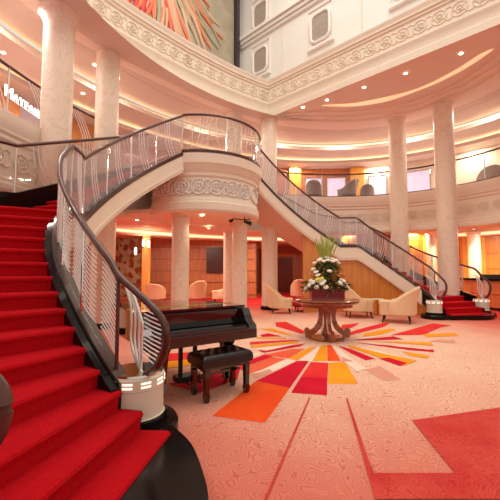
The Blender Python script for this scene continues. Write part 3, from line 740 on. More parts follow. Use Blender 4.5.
    # ---- balustrades
    def balustrade(line, name_lab, newel, fr, hfun, key, stripes, inner):
        b = thing('stair_balustrade', name_lab, 'balustrade', (line[0][0], line[0][1], line[0][2]))
        rail = [Vector((x, y, z + hfun(i))) for i, (x, y, z) in enumerate(line)]
        # curled front end
        lead = [Vector(q) for q in key]
        st = 0
        for i, r_ in enumerate(rail):
            if r_.z > lead[-1].z + .1: st = i; break
        g = MB(); sm = smoothpath(lead + rail[st:st + 2], 6); body = rail[st + 1:]
        pts = sm + [v for v in body]
        clean = [pts[0]]
        for q in pts[1:]:
            if (q - clean[-1]).length > .015: clean.append(q)
        g.tube(clean, .028 if inner else .031, 10); g.build('handrail', rail_m, b)
        # posts and glass panels
        N_ = len(line); idx = fr
        for a_, b_ in zip(idx, idx[1:]):
            seg = line[a_:b_ + 1]
            g = MB(); g.ribbon([(x, y, z + .0, z + hfun(a_ + j) - .03) for j, (x, y, z) in enumerate(seg)], .012)
            pn = g.build('glass_panel', (glass_milk if inner else glass_fr) if not stripes(a_) else glass, b, smooth=True)
            # etched motif: a bundle of three sweeping bars, plus fine stripes
            def P(u_, v_):
                x_ = a_ + u_ * (b_ - a_); i0 = min(int(x_), N_ - 2); f = x_ - i0; p0, p1 = line[i0], line[i0 + 1]
                h_ = lerp(hfun(i0), hfun(i0 + 1), f) - .05
                return (lerp(p0[0], p1[0], f), lerp(p0[1], p1[1], f), lerp(p0[2], p1[2], f) + .02 + v_ * h_)
            e_ = MB(); rr = .008 if sd < 0 else .0045
            if not stripes(a_) or a_ in (11,):
                for q in range(3):
                    u0 = .30 + .09 * q
                    e_.tube([P(u0 + .24 * (1 - v) ** 2.0, v) for v in frange(.0, 1, 7)], rr * 1.35, 4)
            if stripes(a_):
                for q in range(15):
                    v0 = .12 + .058 * q
                    e_.tube([P(u_, min(.98, v0 + .05 * S(PI * u_ * 1.5))) for u_ in frange(.02, .40, 4)], rr * .95, 4)
                    e_.tube([P(u_, min(.98, v0 - .05 * S(PI * (u_ - .55) * 1.5))) for u_ in frange(.55, .97, 4)], rr * .95, 4)
            e_.build('etched_lines', etch, pn)
        for a_ in idx:
            x, y, z = line[a_]; g = MB(); g.tube([(x, y, z - .02), (x, y, z + hfun(a_) - .02)], .016, 8)
            g.build('post', chrome if not (inner and a_ == idx[0]) else rail_m, b)
        # chrome fan rising from the newel
        nv = Vector(newel); tdir = (Vector(key[3][:2]) - Vector(newel[:2])).normalized(); tx = Vector((tdir.x, tdir.y, 0))
        ks = 1 if sd < 0 else .62
        def fp(s_f, z_f): return nv + tx * s_f * ks + Vector((0, 0, z_f))
        for q in range(4):
            top = [-.13, -.05, .03, .09][q]; hz = [.62, .60, .56, .50][q]
            g = MB(); g.tube(smoothpath([fp(.10 - .01 * q, 0), fp(lerp(.08, top, .35), .06), fp(lerp(.08, top, .8), .15), fp(top - .005, .26), fp(top, .38), fp(top - .01, hz * .82), fp(top - .07, hz * .98), fp(top - .16, hz + .10)], 4), .012, 8)
            g.build('fan_bar', satin, b)
        for q in range(14):
            z_ = .11 + .034 * q; se = interp(z_, [(.06, .24), (.14, .33), (.25, .41), (.43, .41), (.53, .34), (.60, .22)])
            g = MB(); g.tube([fp(.12, z_ + .03), fp(lerp(.12, se, .5), z_ + .012), fp(se, z_)], .0055, 5)
            g.build('fan_stripe', etch, b)
        return b
    hin = lambda i: .78 if i < 14 else (lerp(.78, .88, (i - 14) / 6) if i < 20 else .885)
    hout = lambda i: .80
    def kp(pr): return [(*pol(r, ph), z) for ph, r, z in pr]
    nin = (*pol(4.55, 100), .52); nout = (*pol(6.2, 105.6), .52)
    q_ = 1 if sd < 0 else .6
    keyi = kp([(100 + 2.1 * q_, 4.59, .52), (100 + 4.6 * q_, 4.66, .64), (100 + 5.7 * q_, 4.68, .80), (100 + 5.7 * q_, 4.69, .93), (100 + 4.6 * q_, 4.70, 1.05), (100 + 2 * q_, 4.71, 1.19), (99.6, 4.72, 1.31)])
    if sd < 0: keyo = kp([(107.0, 6.20, .52), (109.4, 6.16, .66), (110.6, 6.075, .84), (110.6, 6.065, .98), (109.5, 6.13, 1.09), (107.8, 6.15, 1.17)])
    else: keyo = kp([(106.6, 6.18, .52), (107.6, 6.18, .64), (108.1, 6.17, .80), (108.0, 6.17, .95), (107.2, 6.17, 1.08), (106, 6.16, 1.20)])
    ni = len(inn); no = len(out)
    balustrade(inn, 'glass balustrade with brown handrail along the inner edge of the %s staircase' % side, nin, [1, 6, 11, 16, 20, 22, 25, 28, 31, ni - 1], hin, keyi, (lambda a: a < 16), True)
    balustrade(out, 'glass balustrade with brown handrail along the outer edge of the %s staircase' % side, nout, [2, 7, 12, 17, 20, 23, 26, 29, no - 1], hout, keyo, (lambda a: a < 6), False)
    # newel drums
    for nm, c, wh in (('inner', nin, 'inner'), ('outer', nout, 'outer')):
        d_ = thing('newel_drum', 'cream cylindrical newel with lit slots at the %s foot of the %s staircase' % (wh, side), 'newel', (c[0], c[1], HR - .022))
        rs = 1 if sd < 0 else .88
        g = MB(); g.lathe([(r__ * rs, z__) for r__, z__ in [(.235, HR - .022), (.235, .18), (.222, .185), (.222, .40), (.228, .405), (.228, .49), (.21, .512)]], (c[0], c[1], 0), 40); g.build('drum', drum_m, d_)
        g = MB(); g.lathe([(r__ * rs, z__) for r__, z__ in [(.24, HR - .02), (.255, HR - .02), (.255, .17), (.235, .18)]], (c[0], c[1], 0), 40); g.build('foot_ring', granite, d_)
        g = MB(); g.lathe([(r__ * rs, z__) for r__, z__ in [(.0, .520), (.14, .520), (.16, .515)]], (c[0], c[1], 0), 30, cap=False); g.build('lamp_disc', slotlamp, d_)
        g = MB(); g.lathe([(r__ * rs, z__) for r__, z__ in [(.16, .508), (.215, .51), (.213, .524), (.16, .522)]], (c[0], c[1], 0), 30); g.build('top_ring', chrome, d_)
        for q in range(10):
            a = 2 * PI * q / 10
            for dz in (.437, .467):
                g = MB(); g.lathe([(r__ * rs, z__) for r__, z__ in [(.2275, dz - .007), (.232, dz - .007), (.232, dz + .007), (.2275, dz + .007)]], (c[0], c[1], 0), 5, a, a + .34); g.build('light_slot', slotlamp, d_)
    return inn, out
stair(-1); stair(1)

# ------------------------------------------------------------------ upper balustrades
def flat_balustrade(label, line, h, step, motif, curls=False):
    b = thing('balcony_balustrade', label, 'balustrade', line[0])
    pts = resample(line, .12); g = MB(); g.tube([p + Vector((0, 0, h)) for p in pts], .03, 8); g.build('handrail', rail_m, b)
    g = MB(); g.sweep(pts, [(-.035, 0), (.035, 0), (.035, .05), (-.035, .05)]); g.build('base_rail', rail_m, b)
    n = max(1, round(len(pts) * .12 / step)); ids = [round(i * (len(pts) - 1) / n) for i in range(n + 1)]
    for a_, b_ in zip(ids, ids[1:]):
        g = MB(); g.ribbon([(p.x, p.y, p.z + .05, p.z + h - .02) for p in pts[a_:b_ + 1]], .012); pn = g.build('glass_panel', glass_fr if curls else glass, b)
        def P(u_, v_):
            x_ = a_ + u_ * (b_ - a_); i0 = min(int(x_), len(pts) - 2); q = pts[i0].lerp(pts[i0 + 1], x_ - i0); return (q.x, q.y, q.z + .06 + v_ * (h - .09))
        e_ = MB()
        if curls:
            for q in range(5):
                cx = .15 + .18 * q; rr_ = random.uniform(.1, .22)
                e_.tube([P(min(.99, max(.01, cx + .10 * S(2.2 * v + q))), v) for v in frange(.05, .95, 9)], .008, 4)
                e_.tube([P(min(.99, max(.01, cx + rr_ * .6 * CO(x))), .55 + rr_ * 1.2 * S(x)) for x in frange(0, 5.2, 12)], .007, 4)
        elif motif:
            for q in range(4): e_.tube([P(.60 + .07 * q + .16 * (1 - v) - .20 * v * v, v) for v in frange(0, 1, 8)], .013, 4)
        if e_.v: e_.build('etched_lines', etch, pn)
    for a_ in ids:
        p = pts[a_]; g = MB(); g.tube([p, p + Vector((0, 0, h))], .016, 8); g.build('post', chrome, b)
    return b
H2 = .90
flat_balustrade('curved glass balustrade with etched curls around the central landing drum', [(DC[0] + 1.57 * S(R(a)), DC[1] + 1.57 * CO(R(a)), ZT) for a in frange(121, 239, 40)], H2, 1.25, True, True)
flat_balustrade('balcony glass balustrade along the upper left deck edge', edge(frange(-74, -23, 30), .06, ZT), H2, 1.05, True)
flat_balustrade('balcony glass balustrade along the upper right deck edge', edge(frange(24, 134, 60), .06, ZT), H2, 1.5, False)

# ------------------------------------------------------------------ upper deck back wall, shops
def uwall(name, a0, a1, z0, z1, off, m, th=.1):
    w = MB(); w.ribbon([(*ell(a, off), z0, z1) for a in frange(a0, a1, max(2, int(abs(a1 - a0) / 2)))], th); return struct(w.build(name, m))
uwall('wall_upper_left', -76, -8, ZT, 6.3, 3.2, shop_pale)
uwall('wall_upper_middle', -8, 62, ZT, 6.3, 3.2, wood_red)
uwall('wall_upper_far_right', 62, 138, ZT, 6.3, 3.2, plaster_pink)
def glowwin(i, a0, a1, z0=ZT + .15, z1=5.75, off=3.08, m=None):
    w = MB(); w.ribbon([(*ell(a, off), z0, z1) for a in frange(a0, a1, 4)], .05); o = struct(w.build('window_%d' % i, m or shop_glow))
    fr_ = MB()
    for a in (a0, a1):
        p = ell(a, off - .03); fr_.tube([(p[0], p[1], z0), (p[0], p[1], z1)], .03, 6)
    for z in (z0, z1): fr_.tube([(*ell(a, off - .03), z) for a in frange(a0, a1, 4)], .03, 6)
    fr_.build('window_frame', chrome, o)
wi = 10
for a0, a1 in ((48, 53), (54.5, 60), (67, 72), (77, 84), (-75, -62), (-60, -50), (-48, -36), (28, 35)): glowwin(wi, a0, a1); wi += 1
for j, (a0, a1) in enumerate(((43, 46.5), (61.5, 65.5), (36, 37.5), (-32, -22), (-18, -4))): uwall('wall_pier_%s' % 'abcde'[j], a0, a1, ZT, 6.2, 3.0, wood_bright if j < 3 else wood_gold)

# lit sign on the upper left
sg = thing('shop_sign', 'white glowing MAYFAIR letters behind the upper left glass balustrade', 'sign', (0, 0, 0))
a_ = atd(4, 97, 7.5); b_ = atd(36, 109, 8.6)
dv = Vector((b_[0] - a_[0], b_[1] - a_[1], 0)); L_ = dv.length; dv.normalize(); zz = (a_[2] + b_[2]) / 2 - .05
sg.location = (a_[0], a_[1], zz)
txt = 'MAYFAIR'
x_ = 0
for i, ch in enumerate(txt):
    cu = bpy.data.curves.new('letter', 'FONT'); cu.body = ch; cu.size = .36 if i == 0 else .26; cu.extrude = .015
    ob = bpy.data.objects.new('letter', cu); C.objects.link(ob)
    bpy.context.view_layer.update(); me = bpy.data.meshes.new_from_object(ob.evaluated_get(bpy.context.evaluated_depsgraph_get()))
    wd = max(v.co.x for v in me.vertices) if len(me.vertices) else .1
    bpy.data.objects.remove(ob); o = bpy.data.objects.new('letter', me); me.materials.clear(); me.materials.append(sign_l); C.objects.link(o); o.parent = sg
    o.location = (dv.x * x_, dv.y * x_, 0); o.rotation_euler = (PI / 2, 0, math.atan2(dv.y, dv.x)); x_ += wd + .03
g = MB(); g.tube([Vector((a_[0], a_[1], zz)) + Vector((0, 0, -.03)), Vector((a_[0], a_[1], zz)) + dv * x_ + Vector((0, 0, -.03))], .012, 6); g.build('mounting_bar', chrome, sg)

# ------------------------------------------------------------------ lights in ceilings
def downlight(px, py, z, pw=18, label='', spot=True, col=(1, .82, .62), grp='recessed ceiling downlights'):
    x, y = atz(px, py, z); t = thing('ceiling_downlight', label, 'downlight', (x, y, z - .02), group=None)
    g = MB(); g.lathe([(.05, z - .012), (.05, z - .018), (.085, z - .016), (.085, z - .004)], (x, y, 0), 16, cap=False); g.build('trim_ring', frame_m, t)
    g = MB(); g.lathe([(0, z - .012), (.05, z - .012)], (x, y, 0), 16, cap=False); g.build('lens', lampw, t)
    if spot:
        ld = bpy.data.lights.new('spot', 'SPOT'); ld.energy = pw; ld.spot_size = R(140); ld.spot_blend = 1; ld.color = col; ld.shadow_soft_size = .06
        lo = bpy.data.objects.new('bulb', ld); lo.location = (0, 0, -.03); C.objects.link(lo); lo.parent = t
    return t
W = (1, .80, .60)
DL = [
 (405.6, 72.8, 6.8, 'brightest downlight in the right soffit, left of the crescent cove'), (461, 53, 6.8, 'downlight in the right soffit beside the upper end of the crescent cove'),
 (364, 87, 6.8, 'downlight in the right soffit just above the left end of the crescent cove'), (327, 99.6, 6.8, 'downlight in the narrow part of the right soffit'), (303, 107, 6.8, 'downlight nearest the corner of the atrium opening'),
 (460, 106, 6.75, 'downlight right of the rightmost tall column'), (317, 130, 6.75, 'downlight left of the pair above the far balcony'), (350, 130, 6.75, 'downlight right of the pair above the far balcony'), (382, 127.5, 6.75, 'downlight just left of the tall column above the far balcony'),
 (94, 44, 6.75, 'downlight between the two left columns, higher one'), (95, 64.5, 6.75, 'round downlight between the two left columns, lower one'), (139, 76, 6.75, 'downlight right of the second left column'), (170, 90, 6.75, 'downlight above the left end of the drum railing'),
 (186, 98, 6.75, 'downlight above the drum railing'), (210, 108, 6.75, 'downlight over the middle of the drum railing'), (83, 93, 6.46, 'downlight under the outer left cove beside the orange wall'), (3, 52, 6.46, 'downlight at the far left edge above the balcony rail'),
 (473.6, 229, 2.88, 'downlight in the low ceiling at the right'), (430, 240, 2.8, 'downlight over the lit slim column'), (137, 219.5, 2.76, 'downlight in the low ceiling at the left below the staircase'),
 (202, 215, 2.79, 'downlight under the landing drum, left one'), (209, 228, 2.72, 'downlight behind the first drum column'), (283, 229, 2.88, 'downlight beneath the right upper flight'), (143, 233, 2.8, 'downlight over the orange pilaster with the wall lamp')]
for px, py, z, lab in DL:
    downlight(px, py, z, pw=(26 if z > 5 else 20), label=lab, col=(1, .93, .74) if z > 5 else (1, .90, .70))
# further lights without fittings, mostly area fills added to brighten the decks
def lamp(kind, p, e, col, size=.2, rot=None, sy=None, name='lamp'):
    ld = bpy.data.lights.new(name, kind); ld.energy = e; ld.color = col
    if kind == 'AREA': ld.shape = 'RECTANGLE'; ld.size = size; ld.size_y = sy or size
    else: ld.shadow_soft_size = size
    o = bpy.data.objects.new(name, ld); o.location = p; C.objects.link(o)
    if rot: o.rotation_euler = rot
    return o
lamp('AREA', (-1.4, -.6, 12.9), 600, (1, .97, .87), 7, sy=8, name='atrium_overhead_fill')  # unseen overhead area light added as soft fill for the atrium
for a in (-60, -35, -12, 12, 35, 58, 80, 104):      # fill lights added under the low ceiling, standing in for downlight rows
    x, y = ell(a, 2.0); lamp('AREA', (x, y, 2.86), 85, (1, .93, .78), .8, name='lower_deck_fill')
for a in (-60, -38, -14, 12, 36, 58, 80, 104):  # added area fills below the upper ceiling, in place of downlight rows
    x, y = ell(a, .55); lamp('AREA', (x, y, 6.72), 55, (1, .93, .86), .5, name='upper_deck_fill')
for px, dd in ((470, 12.4), (432, 12.6), (495, 12.2), (452, 12.6)):
    q = atd(px, 240, dd); lo_ = lamp('SPOT', (q[0], q[1], 2.70), 130, (1, .86, .52), .05, name='counter_spot'); lo_.data.spot_size = R(130); lo_.data.spot_blend = 1
for a in (20, 45, 70, 95, -30, -55):  # extra area fills added to lift the dark back of the upper deck
    x, y = ell(a, 2.7); lamp('AREA', (x, y, 6.2), 50, (1, .92, .76), .4, name='shop_front_fill')

# ------------------------------------------------------------------ wall lamps, mosaic, spotlight
mp_ = atd(128, 262, 13.4)
g = MB(); a1 = atd(112, 262, 13.6); a2 = atd(141, 262, 13.2); g.ribbon([(a1[0], a1[1], .3, 2.62), (a2[0], a2[1], .3, 2.62)], .08)
tag(g.build('mosaic_panel', mm, smooth=False), 'tall multicoloured mosaic panel at the left behind the second column', 'mosaic')
a1 = atd(142.5, 262, 13.1); a2 = atd(150, 262, 13.1); g = MB(); g.ribbon([(a1[0], a1[1], 0, 2.75), (a2[0], a2[1], 0, 2.75)], .14)
struct(g.build('trim_21', wood_bright, smooth=False))
for k_, (px, py, lab) in enumerate([(143.5, 243, 'glowing wall lamp on the left edge of the orange pilaster'), (148.5, 244, 'small glowing wall lamp on the face of the orange pilaster'), (135.5, 251, 'glowing wall lamp in front of the mosaic panel')]):
    x, y, z = atd(px, py, 12.9); t = thing('wall_lamp', lab, 'wall lamp', (x, y, z))
    g = MB(); g.lathe([(.0, z - .16), (.045, z - .14), (.06, z), (.045, z + .14), (0, z + .16)], (x, y, 0), 12); g.build('shade', slotlamp, t)
    g = MB(); g.box((x, y, z - .18), (.05, .05, .04)); g.build('bracket', brass, t)
    if k_ == 0: lamp('POINT', (x, y - .25, z), 12, (1, .75, .45), .08, name='wall_lamp_bulb')
x, y = .35, 2.62; t = thing('spotlight', 'black spotlight with bracket hanging under the landing drum', 'spotlight', (x, y, 2.76))
g = MB(); g.tube([(x, y, 2.76), (x, y, 2.64)], .012, 6); g.tube([(x - .22, y + .2, 2.70), (x, y, 2.68), (x + .12, y - .1, 2.69)], .015, 6); g.build('bracket', black_m, t)
g = MB(); g.tube([(x - .02, y, 2.64), (x + .13, y - .13, 2.57)], [.035, .055], 10); g.build('lamp_housing', black_m, t)
g = MB(); g.tube([(x - .22, y + .2, 2.68), (x - .30, y + .25, 2.62)], [.03, .05], 10); g.build('lamp_housing', black_m, t)
# lit oval recesses of the low ceiling
for px, py, s1, lab in ((214, 220.5, .62, 'ceiling recess'), (286, 236, .4, 'r')):
    x, y = atz(px, py, 2.88); g = MB(); g.lathe([(0, 2.875), (s1 * .9, 2.875), (s1, 2.86), (s1, 2.90)], (x, y, 0), 32, cap=False)
    struct(g.build('trim_22' if s1 > .6 else 'trim_23', mat('recess_glow_%d' % px, 'FFE6BC', .5, emit=.6, emith='FFDCA6')))

# ------------------------------------------------------------------ grand piano
def piano():
    c0 = Vector((-4.27, -.50)); c1 = Vector((-2.97, -.775)); d = (c1 - c0); Wd = d.length; ang = math.atan2(d.y, d.x)
    t = thing('grand_piano', 'closed black grand piano beside the foot of the left staircase', 'piano', (c0.x, c0.y, 0), ang)
    # local: x along keyboard 0..Wd, y away from player
    def lb(mb, name, m, par=None, smooth=True):
        # build in local space (parent rotated): shift by nothing
        me_par = par or t; loc0 = Vector((0, 0, 0)); q = me_par
        while q is not None: loc0 += q.location; q = q.parent
        mb.v = [v + loc0 if par is None else v + loc0 for v in mb.v]
        return mb.build(name, m, me_par, smooth)
    Ln = 1.55
    curve = [(0, .25), (Wd, .25), (Wd, .55), (Wd - .03, .75), (Wd - .12, .95), (Wd - .30, 1.12), (Wd - .45, 1.26), (Wd - .55, 1.42), (Wd - .68, 1.56), (Wd - .86, 1.62), (.22, 1.60), (.06, 1.48), (0, 1.30)]
    g = MB(); g.prism(curve, .60, .90); lb(g, 'case', black_lacquer)
    g = MB(); lid = [((x - Wd / 2) * 1.02 + Wd / 2, y + (.02 if y > .3 else -.0)) for x, y in curve]; g.prism(lid, .902, .925); ld = lb(g, 'lid', black_lacquer)
    g = MB(); g.box((Wd / 2, .56, .928), (Wd, .012, .006)); lb(g, 'lid_hinge', brass)
    g = MB(); g.box((Wd / 2, .11, .625), (Wd - .02, .30, .10)); g.box((Wd / 2, .0, .64), (Wd, .035, .12)); lb(g, 'key_bed', black_lacquer)
    for sx in (0.05, Wd - .05):
        prof = [(.0, .58), (.30, .58), (.30, .90), (.16, .90), (.12, .84), (.08, .76), (.02, .73), (0, .70)]
        g = MB(); g.extr(prof, (sx, -.02, 0), (0, 1, 0), (0, 0, 1), (1, 0, 0), .10); lb(g, 'cheek', black_lacquer)
    g = MB(); g.box((Wd / 2, .20, .79), (Wd - .2, .03, .2), tilt=Matrix.Rotation(R(6), 3, 'X')); lb(g, 'fallboard', black_lacquer)
    g = MB(); g.box((Wd / 2, .09, .70), (Wd - .2, .15, .035)); lb(g, 'key_cover', black_lacquer)
    g = MB(); g.box((Wd / 2, .02, .71), (Wd - .2, .012, .008)); lb(g, 'cover_moulding', black_lacquer)
    for (lx, ly) in ((.30, .30), (Wd - .22, .30), (Wd * .42, 1.35)):
        g = MB(); g.add([(lx + a * s1, ly + b_ * s1, z) for z, s1 in ((.60, .075), (.50, .075), (.46, .06), (.10, .035), (.07, .05)) for a, b_ in ((-1, -1), (1, -1), (1, 1), (-1, 1))],
            [(4 * i + j, 4 * i + (j + 1) % 4, 4 * i + 4 + (j + 1) % 4, 4 * i + 4 + j) for i in range(4) for j in range(4)] + [(0, 1, 2, 3), (16, 17, 18, 19)])
        lg = lb(g, 'leg', black_lacquer)
        g = MB(); g.tube([(lx - .02, ly, .035), (lx + .02, ly, .035)], .035, 12); g.box((lx, ly, .065), (.04, .04, .03))
        q = lg; off = Vector((0, 0, 0))
        g.v = [v + Vector(t.location) for v in g.v]; g.build('caster', brass, lg)
    lx, ly = .66, .42
    g = MB()
    for s_ in (-.09, .09): g.box((lx + s_, ly, .36), (.035, .05, .50))
    g.box((lx, ly, .12), (.30, .16, .06)); lb(g, 'pedal_lyre', black_m)
    for s_ in (-.07, 0, .07):
        g = MB(); g.box((lx + s_, ly - .13, .10), (.025, .14, .012)); lb(g, 'pedal', MATS['dull_brass'])
    return t
piano()
def bench():
    cx, cy = -3.40, -.64; t = thing('piano_bench', 'black tufted leather piano bench in front of the grand piano', 'bench', (cx, cy, 0), R(-11))
    def lb(mb, name, m, par=None):
        mb.v = [v + Vector(t.location) for v in mb.v]; return mb.build(name, m, par or t)
    w_, d_ = .62, .36
    # tufted cushion grid
    g = MB(); nx_, ny_ = 49, 31; vs = []
    btn = [(-.22 + .11 * i, y) for i in range(5) for y in (-.09, .09)] + [(-.165 + .11 * i, 0) for i in range(4)]
    for j in range(ny_):
        for i in range(nx_):
            x = -w_ / 2 + w_ * i / (nx_ - 1); y = -d_ / 2 + d_ * j / (ny_ - 1)
            ed = min(1, (w_ / 2 - abs(x)) / .05) * 1.0; ed2 = min(1, (d_ / 2 - abs(y)) / .05)
            z = .44 + .035 * (max(0, min(ed, ed2))) ** .5
            for bx, by in btn: z -= .026 * math.exp(-((x - bx) ** 2 + (y - by) ** 2) / .0007)
            vs.append((x, y, z))
    g.add(vs, [(j * nx_ + i, j * nx_ + i + 1, (j + 1) * nx_ + i + 1, (j + 1) * nx_ + i) for j in range(ny_ - 1) for i in range(nx_ - 1)])
    per = [i for i in range(nx_)] + [j * nx_ + nx_ - 1 for j in range(1, ny_)] + [(ny_ - 1) * nx_ + i for i in range(nx_ - 2, -1, -1)] + [j * nx_ for j in range(ny_ - 2, 0, -1)]
    pv = [vs[i] for i in per]; n = len(pv)
    g.add([(p[0], p[1], .44) for p in pv] + [(p[0] * 1.02, p[1] * 1.03, .40) for p in pv] + [(p[0], p[1], .35) for p in pv], [(i + n * r_, (i + 1) % n + n * r_, (i + 1) % n + n * (r_ + 1), i + n * (r_ + 1)) for i in range(n) for r_ in (0, 1)] + [tuple(range(2 * n, 3 * n))])
    cu = lb(g, 'cushion', leather)
    g = MB()
    for bx, by in btn: g.ball((bx, by, .458), .009, 6, 4, (1, 1, .5))
    lb(g, 'buttons', leather)
    g = MB(); g.box((0, 0, .335), (w_ - .06, d_ - .04, .04)); lb(g, 'apron', black_lacquer)
    for sx in (-1, 1):
        for sy in (-1, 1):
            g = MB(); x, y = sx * (w_ / 2 - .06), sy * (d_ / 2 - .04)
            g.add([(x + a * s1, y + b_ * s1, z) for z, s1 in ((.33, .028), (.20, .026), (.10, .024), (.06, .030), (.0, .020)) for a, b_ in ((-1, -1), (1, -1), (1, 1), (-1, 1))],
            [(4 * i + j, 4 * i + (j + 1) % 4, 4 * i + 4 + (j + 1) % 4, 4 * i + 4 + j) for i in range(4) for j in range(4)] + [(0, 1, 2, 3), (16, 17, 18, 19)])
            lb(g, 'leg', black_lacquer)
    g = MB(); g.box((0, 0, .24), (w_ - .12, .03, .03)); lb(g, 'stretcher', black_lacquer)
    for sx in (-1, 1):
        g = MB(); g.tube([(sx * (w_ / 2 - .02), 0, .31), (sx * (w_ / 2 + .04), 0, .31)], [.012, .03], 10); lb(g, 'height_knob', black_lacquer)
bench()

# ------------------------------------------------------------------ round table with flowers
def table():
    t = thing('round_table', 'round polished wooden pedestal table at the centre of the sunburst carpet', 'table', (0, 0, 0))
    g = MB(); g.lathe([(0, .70), (.56, .70), (.60, .715), (.62, .735), (.60, .745), (.625, .755), (.635, .765), (.62, .775), (0, .777)], (0, 0, 0), 48); g.build('tabletop', table_w, t)
    g = MB(); g.lathe([(0, .64), (.50, .64), (.50, .70), (0, .70)], (0, 0, 0), 40); g.build('apron', table_w, t)
    g = MB(); g.lathe([(0, .06), (.06, .06), (.075, .12), (.045, .2), (.05, .32), (.07, .48), (.10, .60), (.18, .64), (0, .64)], (0, 0, 0), 28); g.build('pedestal', table_w, t)
    prof = [(.07, .64), (.22, .64), (.20, .60), (.165, .50), (.165, .40), (.20, .30), (.27, .21), (.34, .17), (.37, .21), (.41, .22), (.45, .18), (.455, .11), (.43, .03), (.32, .03), (.30, .07), (.22, .12), (.14, .20), (.095, .32), (.085, .45)]
    for a in (20, 110, 200, 290):
        a_ = R(a + 23); g = MB(); g.extr(prof, (0, 0, 0), (CO(a_), S(a_), 0), (0, 0, 1), (-S(a_), CO(a_), 0), .07); g.build('leg', table_w, t)
    g = MB(); g.lathe([(0, .0), (.36, .0), (.36, .03), (.10, .06), (0, .06)], (0, 0, 0), 8); g.build('base_plate', table_w, t)
table()
def flowers():
    random.seed(11)
    c = Vector((-.0, .0, .777)); vd = Vector((.683, -.73))   # picture-right direction on the floor
    f = Vector((-.73, -.683))
    t = thing('flower_arrangement', 'tall arrangement of white flowers, dark greenery and pale green spikes on the round table', 'flower arrangement', c)
    def pt(r, d, z): return Vector((c.x + vd.x * r + f.x * d, c.y + vd.y * r + f.y * d, c.z + z))
    for s_ in (-.175, .165):
        o = pt(s_, .02, .10); g = MB(); g.box(o, (.30, .30, .20), rz=math.atan2(vd.y, vd.x)); g.box(o + Vector((0, 0, .10)), (.315, .315, .018), rz=math.atan2(vd.y, vd.x)); g.build('planter_box', pot_red, t, smooth=False)
    g = MB()
    def leaf(mb, o, d, L_, w_):
        d = d.normalized(); sd_ = d.cross(Vector((0, 0, 1))); sd_ = sd_.normalized() if sd_.length > .1 else Vector((1, 0, 0)); u_ = sd_.cross(d)
        pts = [o, o + d * L_ * .4 + sd_ * w_ + u_ * .01, o + d * L_ - u_ * L_ * .15, o + d * L_ * .4 - sd_ * w_ + u_ * .01, o + d * L_ * .45 - u_ * .008]
        mb.add(pts, [(0, 1, 4), (1, 2, 4), (2, 3, 4), (3, 0, 4)])
    for i in range(620):
        lvl = random.random(); a = random.uniform(0, 2 * PI)
        if lvl < .5: ex, h_ = .30 + .16 * abs(S(a)), random.uniform(.16, .34)
        elif lvl < .88: ex, h_ = .22, random.uniform(.34, .66)
        else: ex, h_ = .17, random.uniform(.64, .74)
        rr = ex * math.sqrt(random.random())
        o = pt(rr * S(a), rr * .6 * CO(a), h_); dd = o - c; d = Vector((dd.x, dd.y, random.uniform(-.12, .2)))
        if d.length < .01: continue
        leaf(g, o, d, random.uniform(.08, .17), random.uniform(.014, .032))
    fo = g.build('foliage', leafm, t, smooth=False); fo['kind'] = 'stuff'
    def bloom(o, r, m):
        g = MB(); nrm = (o - c - Vector((0, 0, .1))); nrm.normalize()
        g.ball(o, r * .5, 8, 5)
        for ring_, cnt, rr, tip in ((0, 9, 1., .1), (1, 7, .75, .35), (2, 5, .5, .6)):
            for j in range(cnt):
                a = 2 * PI * j / cnt + ring_; ax = nrm.orthogonal().normalized(); ay = nrm.cross(ax)
                d = (ax * CO(a) + ay * S(a)) * (1 - tip) + nrm * tip
                g.ball(o + d * r * rr * .55, r * .42, 6, 4, (1, 1, .7))
        g.build('blossom', m, t)
    spots = [(-.42, .08, .22), (-.37, .14, .28), (-.30, .18, .34), (-.24, .20, .25), (-.14, .24, .32), (-.07, .24, .25), (-.33, .06, .36), (-.18, .16, .36), (-.44, .02, .16), (-.10, .20, .36),
             (.22, .20, .33), (.30, .16, .36), (.36, .12, .28), (.41, .06, .22), (.27, .08, .38),
             (-.24, .08, .72), (-.17, .14, .77), (-.09, .16, .75), (0, .17, .77), (.09, .16, .75), (.17, .12, .77), (.22, .06, .72), (-.12, .04, .80), (0, .05, .82), (.11, .05, .80),
             (-.23, .13, .54), (-.20, .15, .48), (.02, .18, .56), (-.27, .06, .60)]
    for s_ in spots: bloom(pt(*s_), .062, petal)
    bloom(pt(-.22, .22, .40), .055, petal_y); bloom(pt(-.14, .24, .42), .045, petal_y)
    for s_ in ((-.0, .2, .40), (.06, .2, .46), (.28, .14, .48), (.02, .22, .30), (.33, .1, .46), (.10, .2, .38)): bloom(pt(*s_), .026, red_fab)
    for i in range(26):
        a = random.uniform(0, 2 * PI); r0 = .12 * random.random(); ln = random.uniform(.38, .62); sp = random.uniform(.05, .24)
        o = c + Vector((r0 * CO(a), r0 * S(a), .74)); tip = o + Vector((sp * CO(a), sp * S(a), ln))
        g = MB(); mid = o.lerp(tip, .45) + Vector((0, 0, .02)); g.tube([o, mid, tip], [.005, .010, .004], 5)
        for q in range(7):
            pq = mid.lerp(tip, q / 7); g.ball(pq, .015 * (1 - q * .08), 5, 4, (1, 1, 2))
        g.build('flower_spike', stemm, t)
flowers()

